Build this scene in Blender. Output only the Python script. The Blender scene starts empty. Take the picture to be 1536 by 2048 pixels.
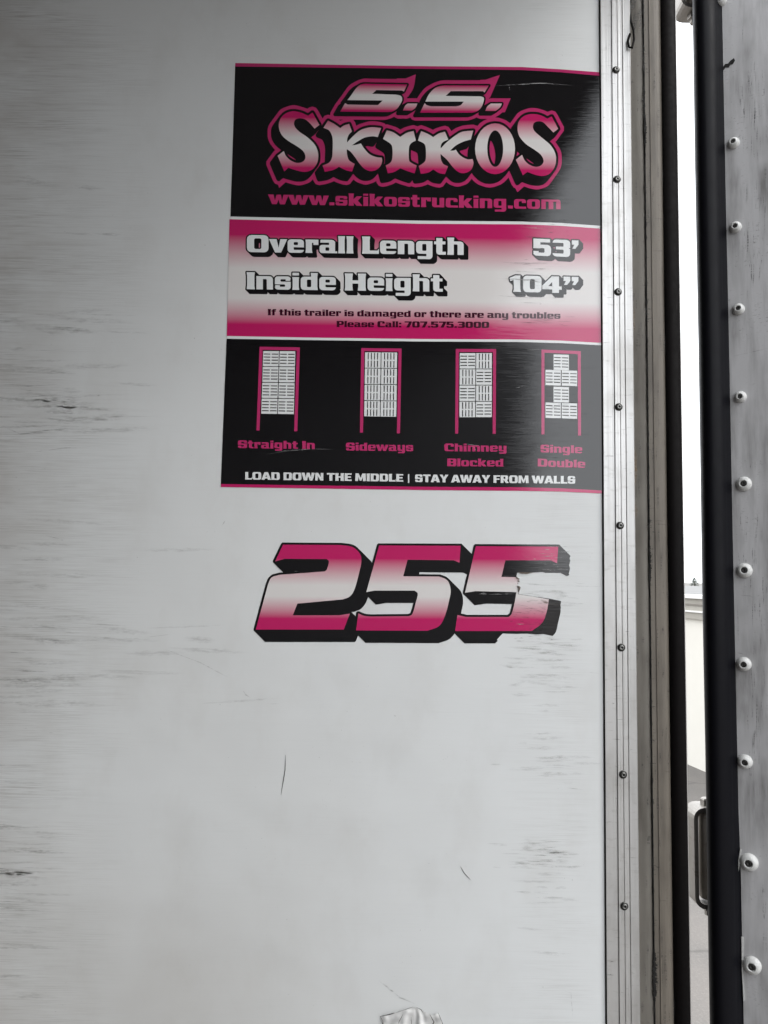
import bpy, bmesh, math, random
import numpy as np
from mathutils import Vector, Matrix
from mathutils.geometry import delaunay_2d_cdt
R = math.radians
random.seed(7)
scene = bpy.context.scene
COL = scene.collection

# ------------------------------------------------------------------ camera
D = 1.25                     # metres from the lens to the lining
EYE = Vector((0.0, -D, 2.8)) # yard ground is z = 0, trailer floor 1.3
F = 1540.0                   # focal length in pixels of a 1536 x 2048 frame
PITCH, ROLL = R(4.7), R(0.967)
fw = Vector((0, math.cos(PITCH), math.sin(PITCH)))
r0 = Vector((1, 0, 0)); u0 = r0.cross(fw)
rt = r0 * math.cos(ROLL) + u0 * math.sin(ROLL)
up = -r0 * math.sin(ROLL) + u0 * math.cos(ROLL)
cam = bpy.data.objects.new('camera', bpy.data.cameras.new('camera'))
COL.objects.link(cam)
M = Matrix((rt, up, -fw)).transposed().to_4x4(); M.translation = EYE
cam.matrix_world = M
cam.data.sensor_width = 36; cam.data.sensor_fit = 'AUTO'
cam.data.lens = F * 36 / 2048
cam.data.clip_start = 0.02; cam.data.clip_end = 3000
scene.camera = cam

# ------------------------------------------------------------------ light
SUN_EL, SUN_AZ = R(45), R(106)     # azimuth from +y towards +x
w = bpy.data.worlds.new('World'); scene.world = w; w.use_nodes = True
nt = w.node_tree; bg = nt.nodes['Background']
sky = nt.nodes.new('ShaderNodeTexSky'); sky.sky_type = 'NISHITA'; sky.sun_disc = False
sky.sun_elevation = SUN_EL; sky.sun_rotation = SUN_AZ
sky.air_density = 1.0; sky.dust_density = 4.0; sky.ozone_density = 1.0
hs = nt.nodes.new('ShaderNodeHueSaturation'); hs.inputs['Saturation'].default_value = 0.22
cl = nt.nodes.new('ShaderNodeMix'); cl.data_type = 'RGBA'      # the cloud deck over the clear sky
cl.inputs[0].default_value = .72; cl.inputs[7].default_value = (10.4, 10.7, 11.1, 1)
nt.links.new(sky.outputs[0], hs.inputs['Color']); nt.links.new(hs.outputs[0], cl.inputs[6])
nt.links.new(cl.outputs[2], bg.inputs['Color'])
bg.inputs['Strength'].default_value = 0.15
sl = bpy.data.lights.new('sun', 'SUN'); sl.energy = 0.8; sl.angle = R(25); sl.color = (1, .96, .9)
so = bpy.data.objects.new('sun', sl); COL.objects.link(so)
sd = Vector((math.sin(SUN_AZ) * math.cos(SUN_EL), math.cos(SUN_AZ) * math.cos(SUN_EL), math.sin(SUN_EL)))
so.rotation_euler = sd.to_track_quat('Z', 'Y').to_euler(); so.location = (3, 3, 8)
scene.view_settings.view_transform = 'Standard'; scene.view_settings.look = 'None'
scene.view_settings.gamma = 1; scene.view_settings.use_curve_mapping = False
scene.view_settings.exposure = 1.12

# ------------------------------------------------------------------ helpers
def W(px, py, y=0.0):
    """point of the plane y = const that a place in the photograph shows"""
    d = fw + rt * ((px - 768) / F) + up * ((1024 - py) / F)
    return EYE + d * ((y - EYE.y) / d.y)
def XA(px, y=0.0): return W(px, 1024, y).x
def G(px, py, z=0.0):
    d = fw + rt * ((px - 768) / F) + up * ((1024 - py) / F)
    return EYE + d * ((z - EYE.z) / d.z)

def thing(name, label, cat, loc, group=None):
    o = bpy.data.objects.new(name, None); COL.objects.link(o); o.location = loc
    o.empty_display_size = .05
    o['label'] = label; o['category'] = cat
    if group: o['group'] = group
    return o
def wloc(o):
    v = Vector((0, 0, 0))
    while o: v += o.location; o = o.parent
    return v
def obj(name, V, Fs, mat, parent=None, uv=None, smooth=False, origin=None, label=None):
    """V are world points; the object's origin is put at `origin`"""
    base = wloc(parent) if parent else Vector((0, 0, 0))
    org = Vector(origin) if origin is not None else base
    me = bpy.data.meshes.new(name)
    me.from_pydata([tuple(Vector(v) - org) for v in V], [], [tuple(f) for f in Fs])
    if uv is not None:
        L = me.uv_layers.new(name='UVMap')
        idx = np.empty(len(me.loops), dtype=np.int32); me.loops.foreach_get('vertex_index', idx)
        L.data.foreach_set('uv', np.asarray(uv, dtype=np.float32)[idx].ravel())
    for m in (mat if isinstance(mat, (list, tuple)) else [mat]): me.materials.append(m)
    if smooth: me.polygons.foreach_set('use_smooth', [True] * len(me.polygons))
    o = bpy.data.objects.new(name, me); COL.objects.link(o)
    if parent: o.parent = parent
    o.location = org - base
    if label: o['label'] = label
    return o

# --- planar polygon tools (all in photograph pixels, then laid on the wall)
def smooth_poly(pts, k=1 / 1.0, ox=0, oy=0, n=4):
    P = [(ox + p[0] / k, oy + p[1] / k, len(p) > 2) for p in pts]
    out = []; N = len(P)
    for i in range(N):
        a, b = P[i], P[(i + 1) % N]
        out.append((a[0], a[1]))
        if a[2] and b[2]: continue
        p0 = P[i - 1] if not a[2] else a
        p3 = P[(i + 2) % N] if not b[2] else b
        for s in range(1, n):
            t = s / n; t2 = t * t; t3 = t2 * t
            q = []
            for c in (0, 1):
                m1 = (b[c] - p0[c]) / (2 if not a[2] else 1); m2 = (p3[c] - a[c]) / (2 if not b[2] else 1)
                q.append((2*t3 - 3*t2 + 1) * a[c] + (t3 - 2*t2 + t) * m1 + (-2*t3 + 3*t2) * b[c] + (t3 - t2) * m2)
            out.append(tuple(q))
    return out
def inside(C, poly):
    P = np.asarray(poly, dtype=float); x, y = C[:, 0], C[:, 1]
    res = np.zeros(len(C), bool)
    sel = np.where((x >= P[:, 0].min()) & (x <= P[:, 0].max()) & (y >= P[:, 1].min()) & (y <= P[:, 1].max()))[0]
    if not len(sel): return res
    cx, cy = x[sel, None], y[sel, None]
    x1, y1 = P[:, 0], P[:, 1]; x2, y2 = np.roll(x1, -1), np.roll(y1, -1)
    dy = np.where(y2 == y1, 1e-12, y2 - y1)
    cr = ((y1 > cy) != (y2 > cy)) & (cx < (x2 - x1) * (cy - y1) / dy + x1)
    res[sel] = cr.sum(1) % 2 == 1
    return res
def shape(items):
    """items: (+1 | -1, polygon) painted in order -> vertices, triangles"""
    vs, es = [], []
    for s, p in items:
        q = [p[0]]
        for a in p[1:]:
            if abs(a[0] - q[-1][0]) + abs(a[1] - q[-1][1]) > 1e-4: q.append(a)
        if abs(q[0][0] - q[-1][0]) + abs(q[0][1] - q[-1][1]) < 1e-4: q.pop()
        b = len(vs); n = len(q)
        vs += [Vector((a[0], a[1])) for a in q]; es += [(b + i, b + (i + 1) % n) for i in range(n)]
    V, E, T, *_ = delaunay_2d_cdt(vs, es, [], 0, 1e-5)
    V = np.array([(v[0], v[1]) for v in V]); T = np.array([t for t in T if len(t) == 3])
    C = V[T].mean(1); on = np.zeros(len(C), bool)
    for s, p in items:
        m = inside(C, p); on[m] = s > 0
    T = T[on]
    ar = np.cross(V[T[:, 1]] - V[T[:, 0]], V[T[:, 2]] - V[T[:, 0]])
    T = T[np.abs(ar) > 1e-7]
    return V, T
def rim(V, T):
    c = {}
    for t in T:
        for a, b in ((t[0], t[1]), (t[1], t[2]), (t[2], t[0])):
            k = (min(a, b), max(a, b)); c[k] = c.get(k, 0) + 1
    return [(V[a], V[b]) for (a, b), n in c.items() if n == 1]
def hull(P):
    P = sorted(set((round(float(a), 5), round(float(b), 5)) for a, b in P))
    def half(Q):
        o = []
        for p in Q:
            while len(o) > 1 and (o[-1][0]-o[-2][0])*(p[1]-o[-2][1]) - (o[-1][1]-o[-2][1])*(p[0]-o[-2][0]) <= 0: o.pop()
            o.append(p)
        return o[:-1]
    return half(P) + half(P[::-1])
def grown(V, T, r, vec=(0, 0), n=8):
    """the shape with an outline of width r, swept along vec"""
    ring = [(r * math.cos(2*math.pi*(k+.5)/n), r * math.sin(2*math.pi*(k+.5)/n)) for k in range(n)]
    it = []
    for a, b in rim(V, T):
        pts = []
        for p in (a, b):
            for s in ((0, 0), vec):
                pts += [(p[0] + s[0] + c[0], p[1] + s[1] + c[1]) for c in ring]
        it.append((1, hull(pts)))
    it += [(1, [tuple(V[i]) for i in t]) for t in T]
    return shape(it)
def rim_loops(V, T):
    """outline of a triangulated shape as closed loops"""
    nxt = {}
    cnt = {}
    for t in T:
        t = list(t)
        if np.cross(V[t[1]] - V[t[0]], V[t[2]] - V[t[0]]) < 0: t.reverse()
        for a, b in ((t[0], t[1]), (t[1], t[2]), (t[2], t[0])): cnt[(a, b)] = 1
    for a, b in cnt:
        if (b, a) not in cnt: nxt.setdefault(a, []).append(b)
    loops = []
    while nxt:
        s = next(iter(nxt)); cur = s; lp = []
        while True:
            lp.append(cur)
            l = nxt[cur]; b = l.pop()
            if not l: del nxt[cur]
            cur = b
            if cur == s or cur not in nxt: break
        if len(lp) > 2: loops.append([tuple(V[i]) for i in lp])
    return loops
def join_shapes(L):
    """union of several shapes"""
    it = []
    vs, es = [], []
    polys = []
    for V, T in L:
        for lp in rim_loops(V, T):
            b = len(vs); n = len(lp)
            vs += [Vector(p) for p in lp]; es += [(b+i, b+(i+1) % n) for i in range(n)]
    V2, E, T2, *_ = delaunay_2d_cdt(vs, es, [], 0, 1e-5)
    V2 = np.array([(v[0], v[1]) for v in V2]); T2 = np.array(T2)
    C = V2[T2].mean(1); on = np.zeros(len(C), bool)
    for V, T in L:
        acc = np.zeros(len(C), int)
        for lp in rim_loops(V, T): acc += inside(C, lp)
        on |= acc % 2 == 1
    return V2, T2[on]
def cut(S, subs):
    V, T = S
    return shape([(1, [tuple(V[i]) for i in t]) for t in T] + [(-1, p) for p in subs])
def lay(name, S, off, mat, parent, gy=None, label=None):
    """lay a shape on the lining, `off` metres proud. gy: fn(px,py)->gradient coordinate"""
    V, T = S
    P = [W(v[0], v[1], -off) for v in V]
    T2 = []
    for t in T:
        a, b, c = (P[i] for i in t)
        T2.append(tuple(t) if (b - a).cross(c - a).y < 0 else (t[0], t[2], t[1]))
    uv = None
    if gy: uv = [(v[0] / 1536, gy(v[0], v[1])) for v in V]
    return obj(name, P, T2, mat, parent, uv=uv, label=label)
def merge(L):
    Vs, Ts, b = [], [], 0
    for V, T in L:
        Vs.append(V); Ts.append(np.asarray(T) + b); b += len(V)
    return np.vstack(Vs), np.vstack(Ts)

def box(x0, x1, y0, y1, z0, z1):
    V = [(x, y, z) for x in (x0, x1) for y in (y0, y1) for z in (z0, z1)]
    Fs = [(0,1,3,2), (4,6,7,5), (0,4,5,1), (2,3,7,6), (0,2,6,4), (1,5,7,3)]
    return V, Fs
def column(prof, zs, dx=None):
    """closed plan profile [(x,y)] swept up through heights zs"""
    n = len(prof); V = []; Fs = []
    for k, z in enumerate(zs):
        s = dx(z) if dx else 0
        V += [(x + s, y, z) for x, y in prof]
    for k in range(len(zs) - 1):
        for i in range(n):
            j = (i + 1) % n
            Fs.append((k*n+i, k*n+j, (k+1)*n+j, (k+1)*n+i))
    Fs.append(tuple(range(n))[::-1]); Fs.append(tuple(range((len(zs)-1)*n, len(zs)*n)))
    return V, Fs
def lathe(c, axis, prof, n=28):
    """prof [(radius, height along axis)] from the rim to the tip"""
    axis = Vector(axis).normalized(); a = axis.orthogonal().normalized(); b = axis.cross(a)
    V, Fs = [], []
    for r, h in prof:
        V += [tuple(Vector(c) + axis*h + (a*math.cos(2*math.pi*k/n) + b*math.sin(2*math.pi*k/n))*r) for k in range(n)]
    for i in range(len(prof) - 1):
        for k in range(n):
            l = (k+1) % n
            Fs.append((i*n+k, i*n+l, (i+1)*n+l, (i+1)*n+k))
    Fs.append(tuple((len(prof)-1)*n + k for k in range(n)))
    return V, Fs
def tube(pts, rad, n=8):
    V, Fs = [], []; P = [Vector(p) for p in pts]
    for i, p in enumerate(P):
        t = (P[min(i+1, len(P)-1)] - P[max(i-1, 0)]).normalized()
        a = t.orthogonal().normalized(); b = t.cross(a)
        V += [tuple(p + (a*math.cos(2*math.pi*k/n) + b*math.sin(2*math.pi*k/n))*rad) for k in range(n)]
    for i in range(len(P)-1):
        for k in range(n):
            l = (k+1) % n; Fs.append((i*n+k, i*n+l, (i+1)*n+l, (i+1)*n+k))
    Fs.append(tuple(range(n))[::-1]); Fs.append(tuple((len(P)-1)*n+k for k in range(n)))
    return V, Fs
def addm(A, B):
    b = len(A[0]); return list(A[0]) + list(B[0]), list(A[1]) + [tuple(i + b for i in f) for f in B[1]]

# ------------------------------------------------------------------ materials
class NB:
    """small node builder"""
    def __init__(s, name):
        s.m = bpy.data.materials.new(name); s.m.use_nodes = True
        s.t = s.m.node_tree; s.b = s.t.nodes['Principled BSDF']
    def n(s, kind, **kw):
        nd = s.t.nodes.new(kind)
        for k, v in kw.items(): setattr(nd, k, v)
        return nd
    def l(s, a, b): s.t.links.new(a, b)
    def set(s, **kw):
        for k, v in kw.items(): s.b.inputs[k.replace('_', ' ')].default_value = v
    def obj(s): return s.n('ShaderNodeTexCoord').outputs['Object']
    def map(s, vec, scale):
        m = s.n('ShaderNodeMapping'); s.l(vec, m.inputs['Vector']); m.inputs['Scale'].default_value = scale
        return m.outputs[0]
    def noise(s, vec, scale, detail=4, rough=.55, dist=0):
        k = s.n('ShaderNodeTexNoise'); s.l(vec, k.inputs['Vector'])
        k.inputs['Scale'].default_value = scale; k.inputs['Detail'].default_value = detail
        k.inputs['Roughness'].default_value = rough; k.inputs['Distortion'].default_value = dist
        return k.outputs['Fac']
    def ramp(s, fac, stops):
        r = s.n('ShaderNodeValToRGB'); s.l(fac, r.inputs['Fac']); e = r.color_ramp.elements
        while len(e) < len(stops): e.new(.5)
        for k, (p, c) in enumerate(stops):
            e[k].position = p; e[k].color = (c, c, c, 1) if isinstance(c, (int, float)) else (*c, 1)
        return r.outputs['Color']
    def rng(s, v, a, b, c=0, d=1):
        r = s.n('ShaderNodeMapRange'); s.l(v, r.inputs['Value'])
        for k, x in zip(('From Min', 'From Max', 'To Min', 'To Max'), (a, b, c, d)): r.inputs[k].default_value = x
        return r.outputs['Result']
    def mth(s, op, a, b=None):
        m = s.n('ShaderNodeMath', operation=op)
        for k, x in enumerate((a, b)):
            if x is None: continue
            if isinstance(x, (int, float)): m.inputs[k].default_value = x
            else: s.l(x, m.inputs[k])
        return m.outputs[0]
    def mix(s, fac, a, b):
        m = s.n('ShaderNodeMix', data_type='RGBA')
        for k, x in ((0, fac), (6, a), (7, b)):
            if isinstance(x, (int, float)): m.inputs[k].default_value = x
            elif isinstance(x, tuple): m.inputs[k].default_value = (*x, 1)
            else: s.l(x, m.inputs[k])
        return m.outputs[2]
    def bump(s, h, strength, dist, normal=None):
        b = s.n('ShaderNodeBump'); s.l(h, b.inputs['Height'])
        b.inputs['Strength'].default_value = strength; b.inputs['Distance'].default_value = dist
        if normal is not None: s.l(normal, b.inputs['Normal'])
        return b.outputs[0]
    def color(s, c): s.l(c, s.b.inputs['Base Color'])
    def xyz(s, vec):
        x = s.n('ShaderNodeSeparateXYZ'); s.l(vec, x.inputs[0]); return x.outputs

PINK = (.53, .013, .125); PALE = (.74, .715, .70); INK = (.0045, .004, .005); WHITE = (.78, .80, .80)
ZC = EYE.z
def film_finish(k, rough=.022):
    """printed vinyl film: glossy, slightly wavy, finely grained"""
    p = k.n('ShaderNodeNewGeometry').outputs['Position']
    x, y, z = k.xyz(p)
    # the lining and film on it twist a little towards the top corner
    dz = k.mth('MAXIMUM', k.mth('SUBTRACT', z, ZC + .22), 0.0)
    tw = k.mth('MULTIPLY', k.mth('MULTIPLY', dz, dz), k.mth('MULTIPLY', x, .085))
    b0 = k.bump(tw, 1.0, 1.0)
    wav = k.noise(k.map(p, (1, 1, 2.5)), 7, 2)
    b1 = k.bump(wav, 1.0, .0004, b0)
    fine = k.noise(k.map(p, (.02, 1, 9)), 260, 3, .6)
    b2 = k.bump(fine, 1.0, .00003, b1)
    jag = k.noise(k.map(p, (.35, 1, 6)), 60, 2, .5)
    b2 = k.bump(jag, 1.0, .00006, b2)
    k.l(b2, k.b.inputs['Normal'])
    r = k.noise(k.map(p, (1, 1, 12)), 22, 4)
    k.l(k.rng(r, .3, .75, rough * .7, rough * 1.7), k.b.inputs['Roughness'])
    k.b.inputs['Specular IOR Level'].default_value = .7
    return p
def film(name, col, rough=.022, wear=.0):
    k = NB(name); p = film_finish(k, rough)
    s = k.noise(k.map(p, (4, 1, 90)), 6, 5, .6)
    s2 = k.noise(p, 60, 3)
    f = k.mth('MULTIPLY', k.ramp(s, [(.62, 0.0), (.8, 1.0)]), k.ramp(s2, [(.4, 0.0), (.7, 1.0)]))
    lighter = tuple(min(1, c * 1.0 + .06) for c in col)
    k.color(k.mix(k.mth('MULTIPLY', f, .5), col, lighter))
    return k.m
def film_gradient(name, stops, rough=.022):
    k = NB(name); film_finish(k, rough)
    uv = k.n('ShaderNodeTexCoord').outputs['UV']
    k.color(k.ramp(k.xyz(uv)[1], stops))
    return k.m

def lining_mat():
    k = NB('white_lining'); p = k.n('ShaderNodeNewGeometry').outputs['Position']
    x, y, z = k.xyz(p)
    st = k.noise(k.map(p, (2.2, 1, 55)), 3.0, 6, .62, .4)       # long sideways rub marks
    st2 = k.noise(k.map(p, (5, 1, 240)), 3.0, 5, .6)
    big = k.noise(k.map(p, (1, 1, 1.4)), 3.1, 3)
    left = k.rng(x, -.62, -.38, 1.0, 0.0); right = k.mth('MULTIPLY', k.rng(x, .19, .27), k.rng(x, .35, .30))
    z1 = k.ramp(big, [(.38, 0.0), (.62, 1.0)])
    zone = k.mth('ADD', k.mth('ADD', k.mth('MULTIPLY', left, .9), k.mth('MULTIPLY', right, .28)), .045)
    m1 = k.mth('MULTIPLY', k.mth('MULTIPLY', k.ramp(st, [(.48, 0.0), (.72, 1.0)]), zone), z1)
    m2 = k.mth('MULTIPLY', k.mth('MULTIPLY', k.ramp(st2, [(.46, 0.0), (.72, 1.0)]), zone), k.ramp(k.noise(k.map(p, (.8, 1, 5)), 4.2, 4), [(.42, .08), (.62, 1.0)]))
    grime = k.mth('ADD', k.mth('MULTIPLY', k.ramp(k.noise(p, 2.3, 4), [(.42, 0.0), (.72, 1.0)]), .16), k.mth('MULTIPLY', k.ramp(k.noise(k.map(p, (1, 1, .6)), 11, 4, .6), [(.5, 0.0), (.75, 1.0)]), .22))
    spots = k.mth('MULTIPLY', k.ramp(k.noise(p, 330, 2), [(.70, 0.0), (.74, 1.0)]), k.ramp(k.noise(p, 9, 2), [(.52, 0.0), (.66, 1.0)]))
    c = k.mix(grime, (.735, .752, .752), (.53, .515, .485))
    low = k.mth('MULTIPLY', k.mth('MULTIPLY', k.rng(z, 2.45, 2.15), k.rng(x, .1, -.35)), k.ramp(k.noise(p, 3.5, 3), [(.3, .15), (.7, 1.0)]))  # warm stain, deepened so the colour also carries the lower left light falloff
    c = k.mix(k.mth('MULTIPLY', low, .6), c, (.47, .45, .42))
    c = k.mix(k.mth('MULTIPLY', k.mth('MINIMUM', m1, .8), .55), c, (.33, .315, .29))
    c = k.mix(k.mth('MULTIPLY', k.mth('MINIMUM', m2, .8), .95), c, (.30, .29, .27))
    c = k.mix(k.mth('MULTIPLY', spots, .55), c, (.12, .11, .10))
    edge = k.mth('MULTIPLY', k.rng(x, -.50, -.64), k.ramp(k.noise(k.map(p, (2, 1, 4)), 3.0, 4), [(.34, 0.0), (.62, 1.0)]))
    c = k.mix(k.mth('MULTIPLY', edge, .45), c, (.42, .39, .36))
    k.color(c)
    wav = k.noise(k.map(p, (1, 1, 1.5)), 5, 2)
    b = k.bump(wav, 1.0, .003)
    b = k.bump(k.noise(k.map(p, (10, 1, 260)), 4, 4), 1.0, .00004, b)
    k.l(b, k.b.inputs['Normal'])
    k.set(Roughness=.42, Specular_IOR_Level=.4)
    return k.m
def alloy(name, base, r0_, r1_, metallic=1.0, streak=300, spots=.4, grime=(.30, .29, .27)):
    k = NB(name); p = k.n('ShaderNodeNewGeometry').outputs['Position']
    s = k.noise(k.map(p, (streak, streak, 2.0)), 1.0, 4, .6)
    c2 = k.noise(k.map(p, (40, 40, 120)), 1.0, 4, .65)
    sm = k.noise(k.map(p, (14, 14, 7)), 1.0, 4, .6)
    col = k.mix(k.mth('MULTIPLY', k.ramp(sm, [(.5, 0.0), (.72, 1.0)]), spots), base, grime)
    col = k.mix(k.mth('MULTIPLY', k.ramp(c2, [(.56, 0.0), (.7, 1.0)]), spots * .7), col, grime)
    col = k.mix(k.mth('MULTIPLY', s, .35), col, tuple(v * .8 for v in base))
    k.color(col)
    k.l(k.rng(k.mth('ADD', s, sm), .6, 1.4, r0_, r1_), k.b.inputs['Roughness'])
    k.l(k.bump(s, 1.0, .00035), k.b.inputs['Normal'])
    k.set(Metallic=metallic)
    return k.m
def dirty(name, base, dark, rough, vs=1.0, amt=.6, streak=True, sc=60):
    """painted or filled surface with dirt running along it"""
    k = NB(name); p = k.n('ShaderNodeNewGeometry').outputs['Position']
    v = k.map(p, (sc, sc, sc * .12)) if streak else k.map(p, (sc, sc, sc))
    a = k.noise(v, 1.0, 5, .65); b = k.noise(p, 9, 3); c = k.noise(k.map(p, (900, 900, 140)), 1.0, 3)
    f = k.mth('MULTIPLY', k.ramp(a, [(.42, 0.0), (.66, 1.0)]), k.ramp(b, [(.32, .1), (.62, 1.0)]))
    g = k.ramp(k.noise(k.map(p, (160, 160, 420)), 1.0, 5, .7), [(.58, 0.0), (.68, 1.0)])
    f = k.mth('MAXIMUM', f, k.mth('MULTIPLY', g, k.ramp(k.noise(p, 14, 3), [(.42, 0.0), (.6, .9)])))
    col = k.mix(k.mth('MULTIPLY', f, amt), base, dark)
    col = k.mix(k.mth('MULTIPLY', c, .3), col, tuple(q * .75 for q in base))
    k.color(col); k.set(Roughness=rough)
    k.l(k.bump(a, 1.0, .0006), k.b.inputs['Normal'])
    return k.m
def plain(name, base, rough, metallic=0.0, nz=.25, sc=120, spec=.5):
    k = NB(name); k.set(Specular_IOR_Level=spec); p = k.n('ShaderNodeNewGeometry').outputs['Position']
    a = k.noise(p, sc, 4)
    k.color(k.mix(k.mth('MULTIPLY', a, nz * 2), base, tuple(q * .6 for q in base)))
    k.l(k.rng(a, .3, .7, rough * .85, min(1, rough * 1.2)), k.b.inputs['Roughness']); k.set(Metallic=metallic)
    return k.m
def mark_mat(name, col, strength, rough=.6):
    """a rubbed mark: covers more in its middle than at its ends; u runs along, v across"""
    k = NB(name); tc = k.n('ShaderNodeTexCoord'); u, v, _ = k.xyz(tc.outputs['UV'])
    p = k.n('ShaderNodeNewGeometry').outputs['Position']
    eu = k.mth('MULTIPLY', k.mth('MULTIPLY', u, k.mth('SUBTRACT', 1.0, u)), 4.0)
    ev = k.mth('MULTIPLY', k.mth('MULTIPLY', v, k.mth('SUBTRACT', 1.0, v)), 4.0)
    nz = k.ramp(k.noise(k.map(p, (48, 1, 330)), 1.0, 5, .7), [(.40, 0.0), (.66, 1.0)])
    a = k.mth('MULTIPLY', k.mth('MULTIPLY', eu, ev), k.mth('MULTIPLY', nz, strength))
    k.l(k.mth('MINIMUM', a, 1.0), k.b.inputs['Alpha'])
    k.set(Base_Color=(*col, 1), Roughness=rough)
    return k.m

MAT = {}
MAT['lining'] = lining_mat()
MAT['ink'] = film('black_film', INK)
MAT['pink'] = film('pink_film', PINK)
MAT['rose'] = film('rose_film', (.50, .030, .145))
MAT['white'] = film('white_film', WHITE)
MAT['maroon'] = film('maroon_film', (.045, .004, .016))
ST = [(0.0, PINK), (.16, PINK), (.47, PALE), (.60, PALE), (.86, PINK), (1.0, PINK)]
MAT['grad_logo'] = film_gradient('logo_gradient', [(0.0, PINK), (.10, PINK), (.43, PALE), (.60, PALE), (.92, PINK), (1.0, PINK)])
MAT['grad_dim'] = film_gradient('panel_gradient', [(0.0, PINK), (.13, PINK), (.42, PALE), (.68, PALE), (.90, PINK), (1.0, PINK)])
MAT['grad_num'] = film_gradient('number_gradient', ST)
MAT['trim'] = alloy('brushed_aluminium', (.60, .595, .585), .28, .48, metallic=.62, spots=.5, grime=(.30, .285, .26))
MAT['rivet'] = alloy('rivet_metal', (.26, .26, .25), .3, .5, spots=.6, grime=(.1, .1, .09))
MAT['caulk'] = dirty('grey_sealant', (.170, .157, .136), (.045, .037, .028), .7, amt=.9, sc=26)
MAT['post'] = dirty('galvanised_post', (.155, .134, .108), (.035, .028, .021), .55, amt=.9, sc=34)
MAT['rubber'] = plain('black_rubber', (.008, .007, .007), .6, nz=.2, spec=.05)
MAT['gasket'] = plain('soft_black_gasket', (.006, .006, .008), .38, nz=.2, sc=40, spec=.085)
MAT['crack'] = plain('black_dirt', (.008, .007, .006), .9)
MAT['door'] = dirty('scuffed_grey_door_skin', (.50, .495, .50), (.13, .124, .118), .5, amt=.95, sc=30)
MAT['cap'] = dirty('white_plastic', (.70, .70, .68), (.30, .29, .27), .35, amt=.35, sc=200, streak=False)
MAT['screw'] = plain('dark_screw', (.06, .058, .055), .5, .6)
MAT['hinge'] = alloy('hinge_steel', (.33, .31, .285), .35, .55, metallic=.8, spots=.7, grime=(.16, .13, .11))
MAT['flange'] = plain('worn_edge', (.5, .48, .46), .4, .5)
MAT['shell'] = plain('shell_white', (.33, .33, .33), .6)
MAT['floor'] = plain('floor_metal', (.13, .12, .11), .6, .1)
MAT['dark_mark'] = mark_mat('dark_rub', (.05, .047, .045), .75); MAT['faint_mark'] = mark_mat('faint_dark_rub', (.075, .07, .066), .5)
MAT['soft_mark'] = mark_mat('soft_rub', (.28, .266, .245), .24)
MAT['pale_mark'] = mark_mat('pale_scratch', (.62, .62, .62), .8)
MAT['scratch'] = plain('dark_scratch', (.03, .028, .027), .7)

# ------------------------------------------------------------------ yard, building and tree beyond the door
def ground_mat():
    k = NB('worn_concrete'); p = k.n('ShaderNodeNewGeometry').outputs['Position']
    a = k.noise(p, 1.3, 5); b = k.noise(p, 45, 4, .7); d = k.noise(p, 260, 2)
    c = k.mix(k.ramp(a, [(.35, 0.0), (.7, 1.0)]), (.140, .128, .118), (.108, .102, .096))
    c = k.mix(k.mth('MULTIPLY', k.ramp(b, [(.5, 0.0), (.7, 1.0)]), .5), c, (.20, .186, .17))
    c = k.mix(k.ramp(d, [(.70, 0.0), (.74, .8)]), c, (.42, .40, .37))
    v = k.n('ShaderNodeTexVoronoi', feature='DISTANCE_TO_EDGE')
    wv = k.n('ShaderNodeVectorMath', operation='ADD'); nz = k.n('ShaderNodeTexNoise'); nz.inputs['Scale'].default_value = 2.0
    k.l(p, nz.inputs['Vector']); k.l(p, wv.inputs[0])
    sc = k.n('ShaderNodeVectorMath', operation='SCALE'); k.l(nz.outputs['Color'], sc.inputs[0]); sc.inputs['Scale'].default_value = .35
    k.l(sc.outputs[0], wv.inputs[1]); k.l(wv.outputs[0], v.inputs['Vector']); v.inputs['Scale'].default_value = .55
    c = k.mix(k.ramp(v.outputs['Distance'], [(.004, .75), (.012, 0.0)]), c, (.08, .075, .07))
    k.color(c); k.set(Roughness=.85); k.l(k.bump(b, .6, .004), k.b.inputs['Normal'])
    return k.m
gr = obj('ground', [(-900, -900, 0), (900, -900, 0), (900, 900, 0), (-900, 900, 0)], [(0, 1, 2, 3)], ground_mat())
gr['kind'] = 'structure'

A0 = G(1390, 1535); wdir = Vector((-.18, 1, 0)).normalized(); nrm = Vector((-wdir.y, wdir.x, 0))   # nrm points back into the yard
if nrm.x > 0: nrm = -nrm
def bld_box(s0, s1, t0, t1, z0, z1):
    """box along the wall line: s along it, t behind its face"""
    V = []
    for s in (s0, s1):
        for t in (t0, t1):
            for z in (z0, z1): V.append(A0 + wdir*s - nrm*t + Vector((0, 0, z)))
    return V, box(0, 1, 0, 1, 0, 1)[1]
bld = thing('low_building', 'low cream walled building with banded beige fascia behind the gap', 'building', A0)
cream = plain('cream_wall', (.66, .635, .575), .8, nz=.06, sc=4)
beige = plain('beige_fascia', (.33, .31, .27), .6, nz=.1, sc=6)
lightt = plain('pale_trim', (.72, .71, .68), .5, nz=.05)
greyr = plain('grey_roof', (.17, .17, .168), .9, nz=.2, sc=3)
zb = [2.8 - (A0.y + D) * q / F for q in (75, 62, 59, 49, 46, 35, 29)]
S0, S1 = -3.2, 5.5
def bpart(nm, t0, t1, z0, z1, m, s0=S0, s1=S1): return obj(nm, *bld_box(s0, s1, t0, t1, z0, z1), m, bld)
bpart('wall', 0.0, 9, -.02, zb[0], cream)
bpart('fascia', -.06, 9, zb[0], zb[1], beige)
bpart('trim_line', -.09, 9, zb[1], zb[2], lightt)
bpart('fascia', -.06, 9, zb[2], zb[3], beige)
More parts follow.
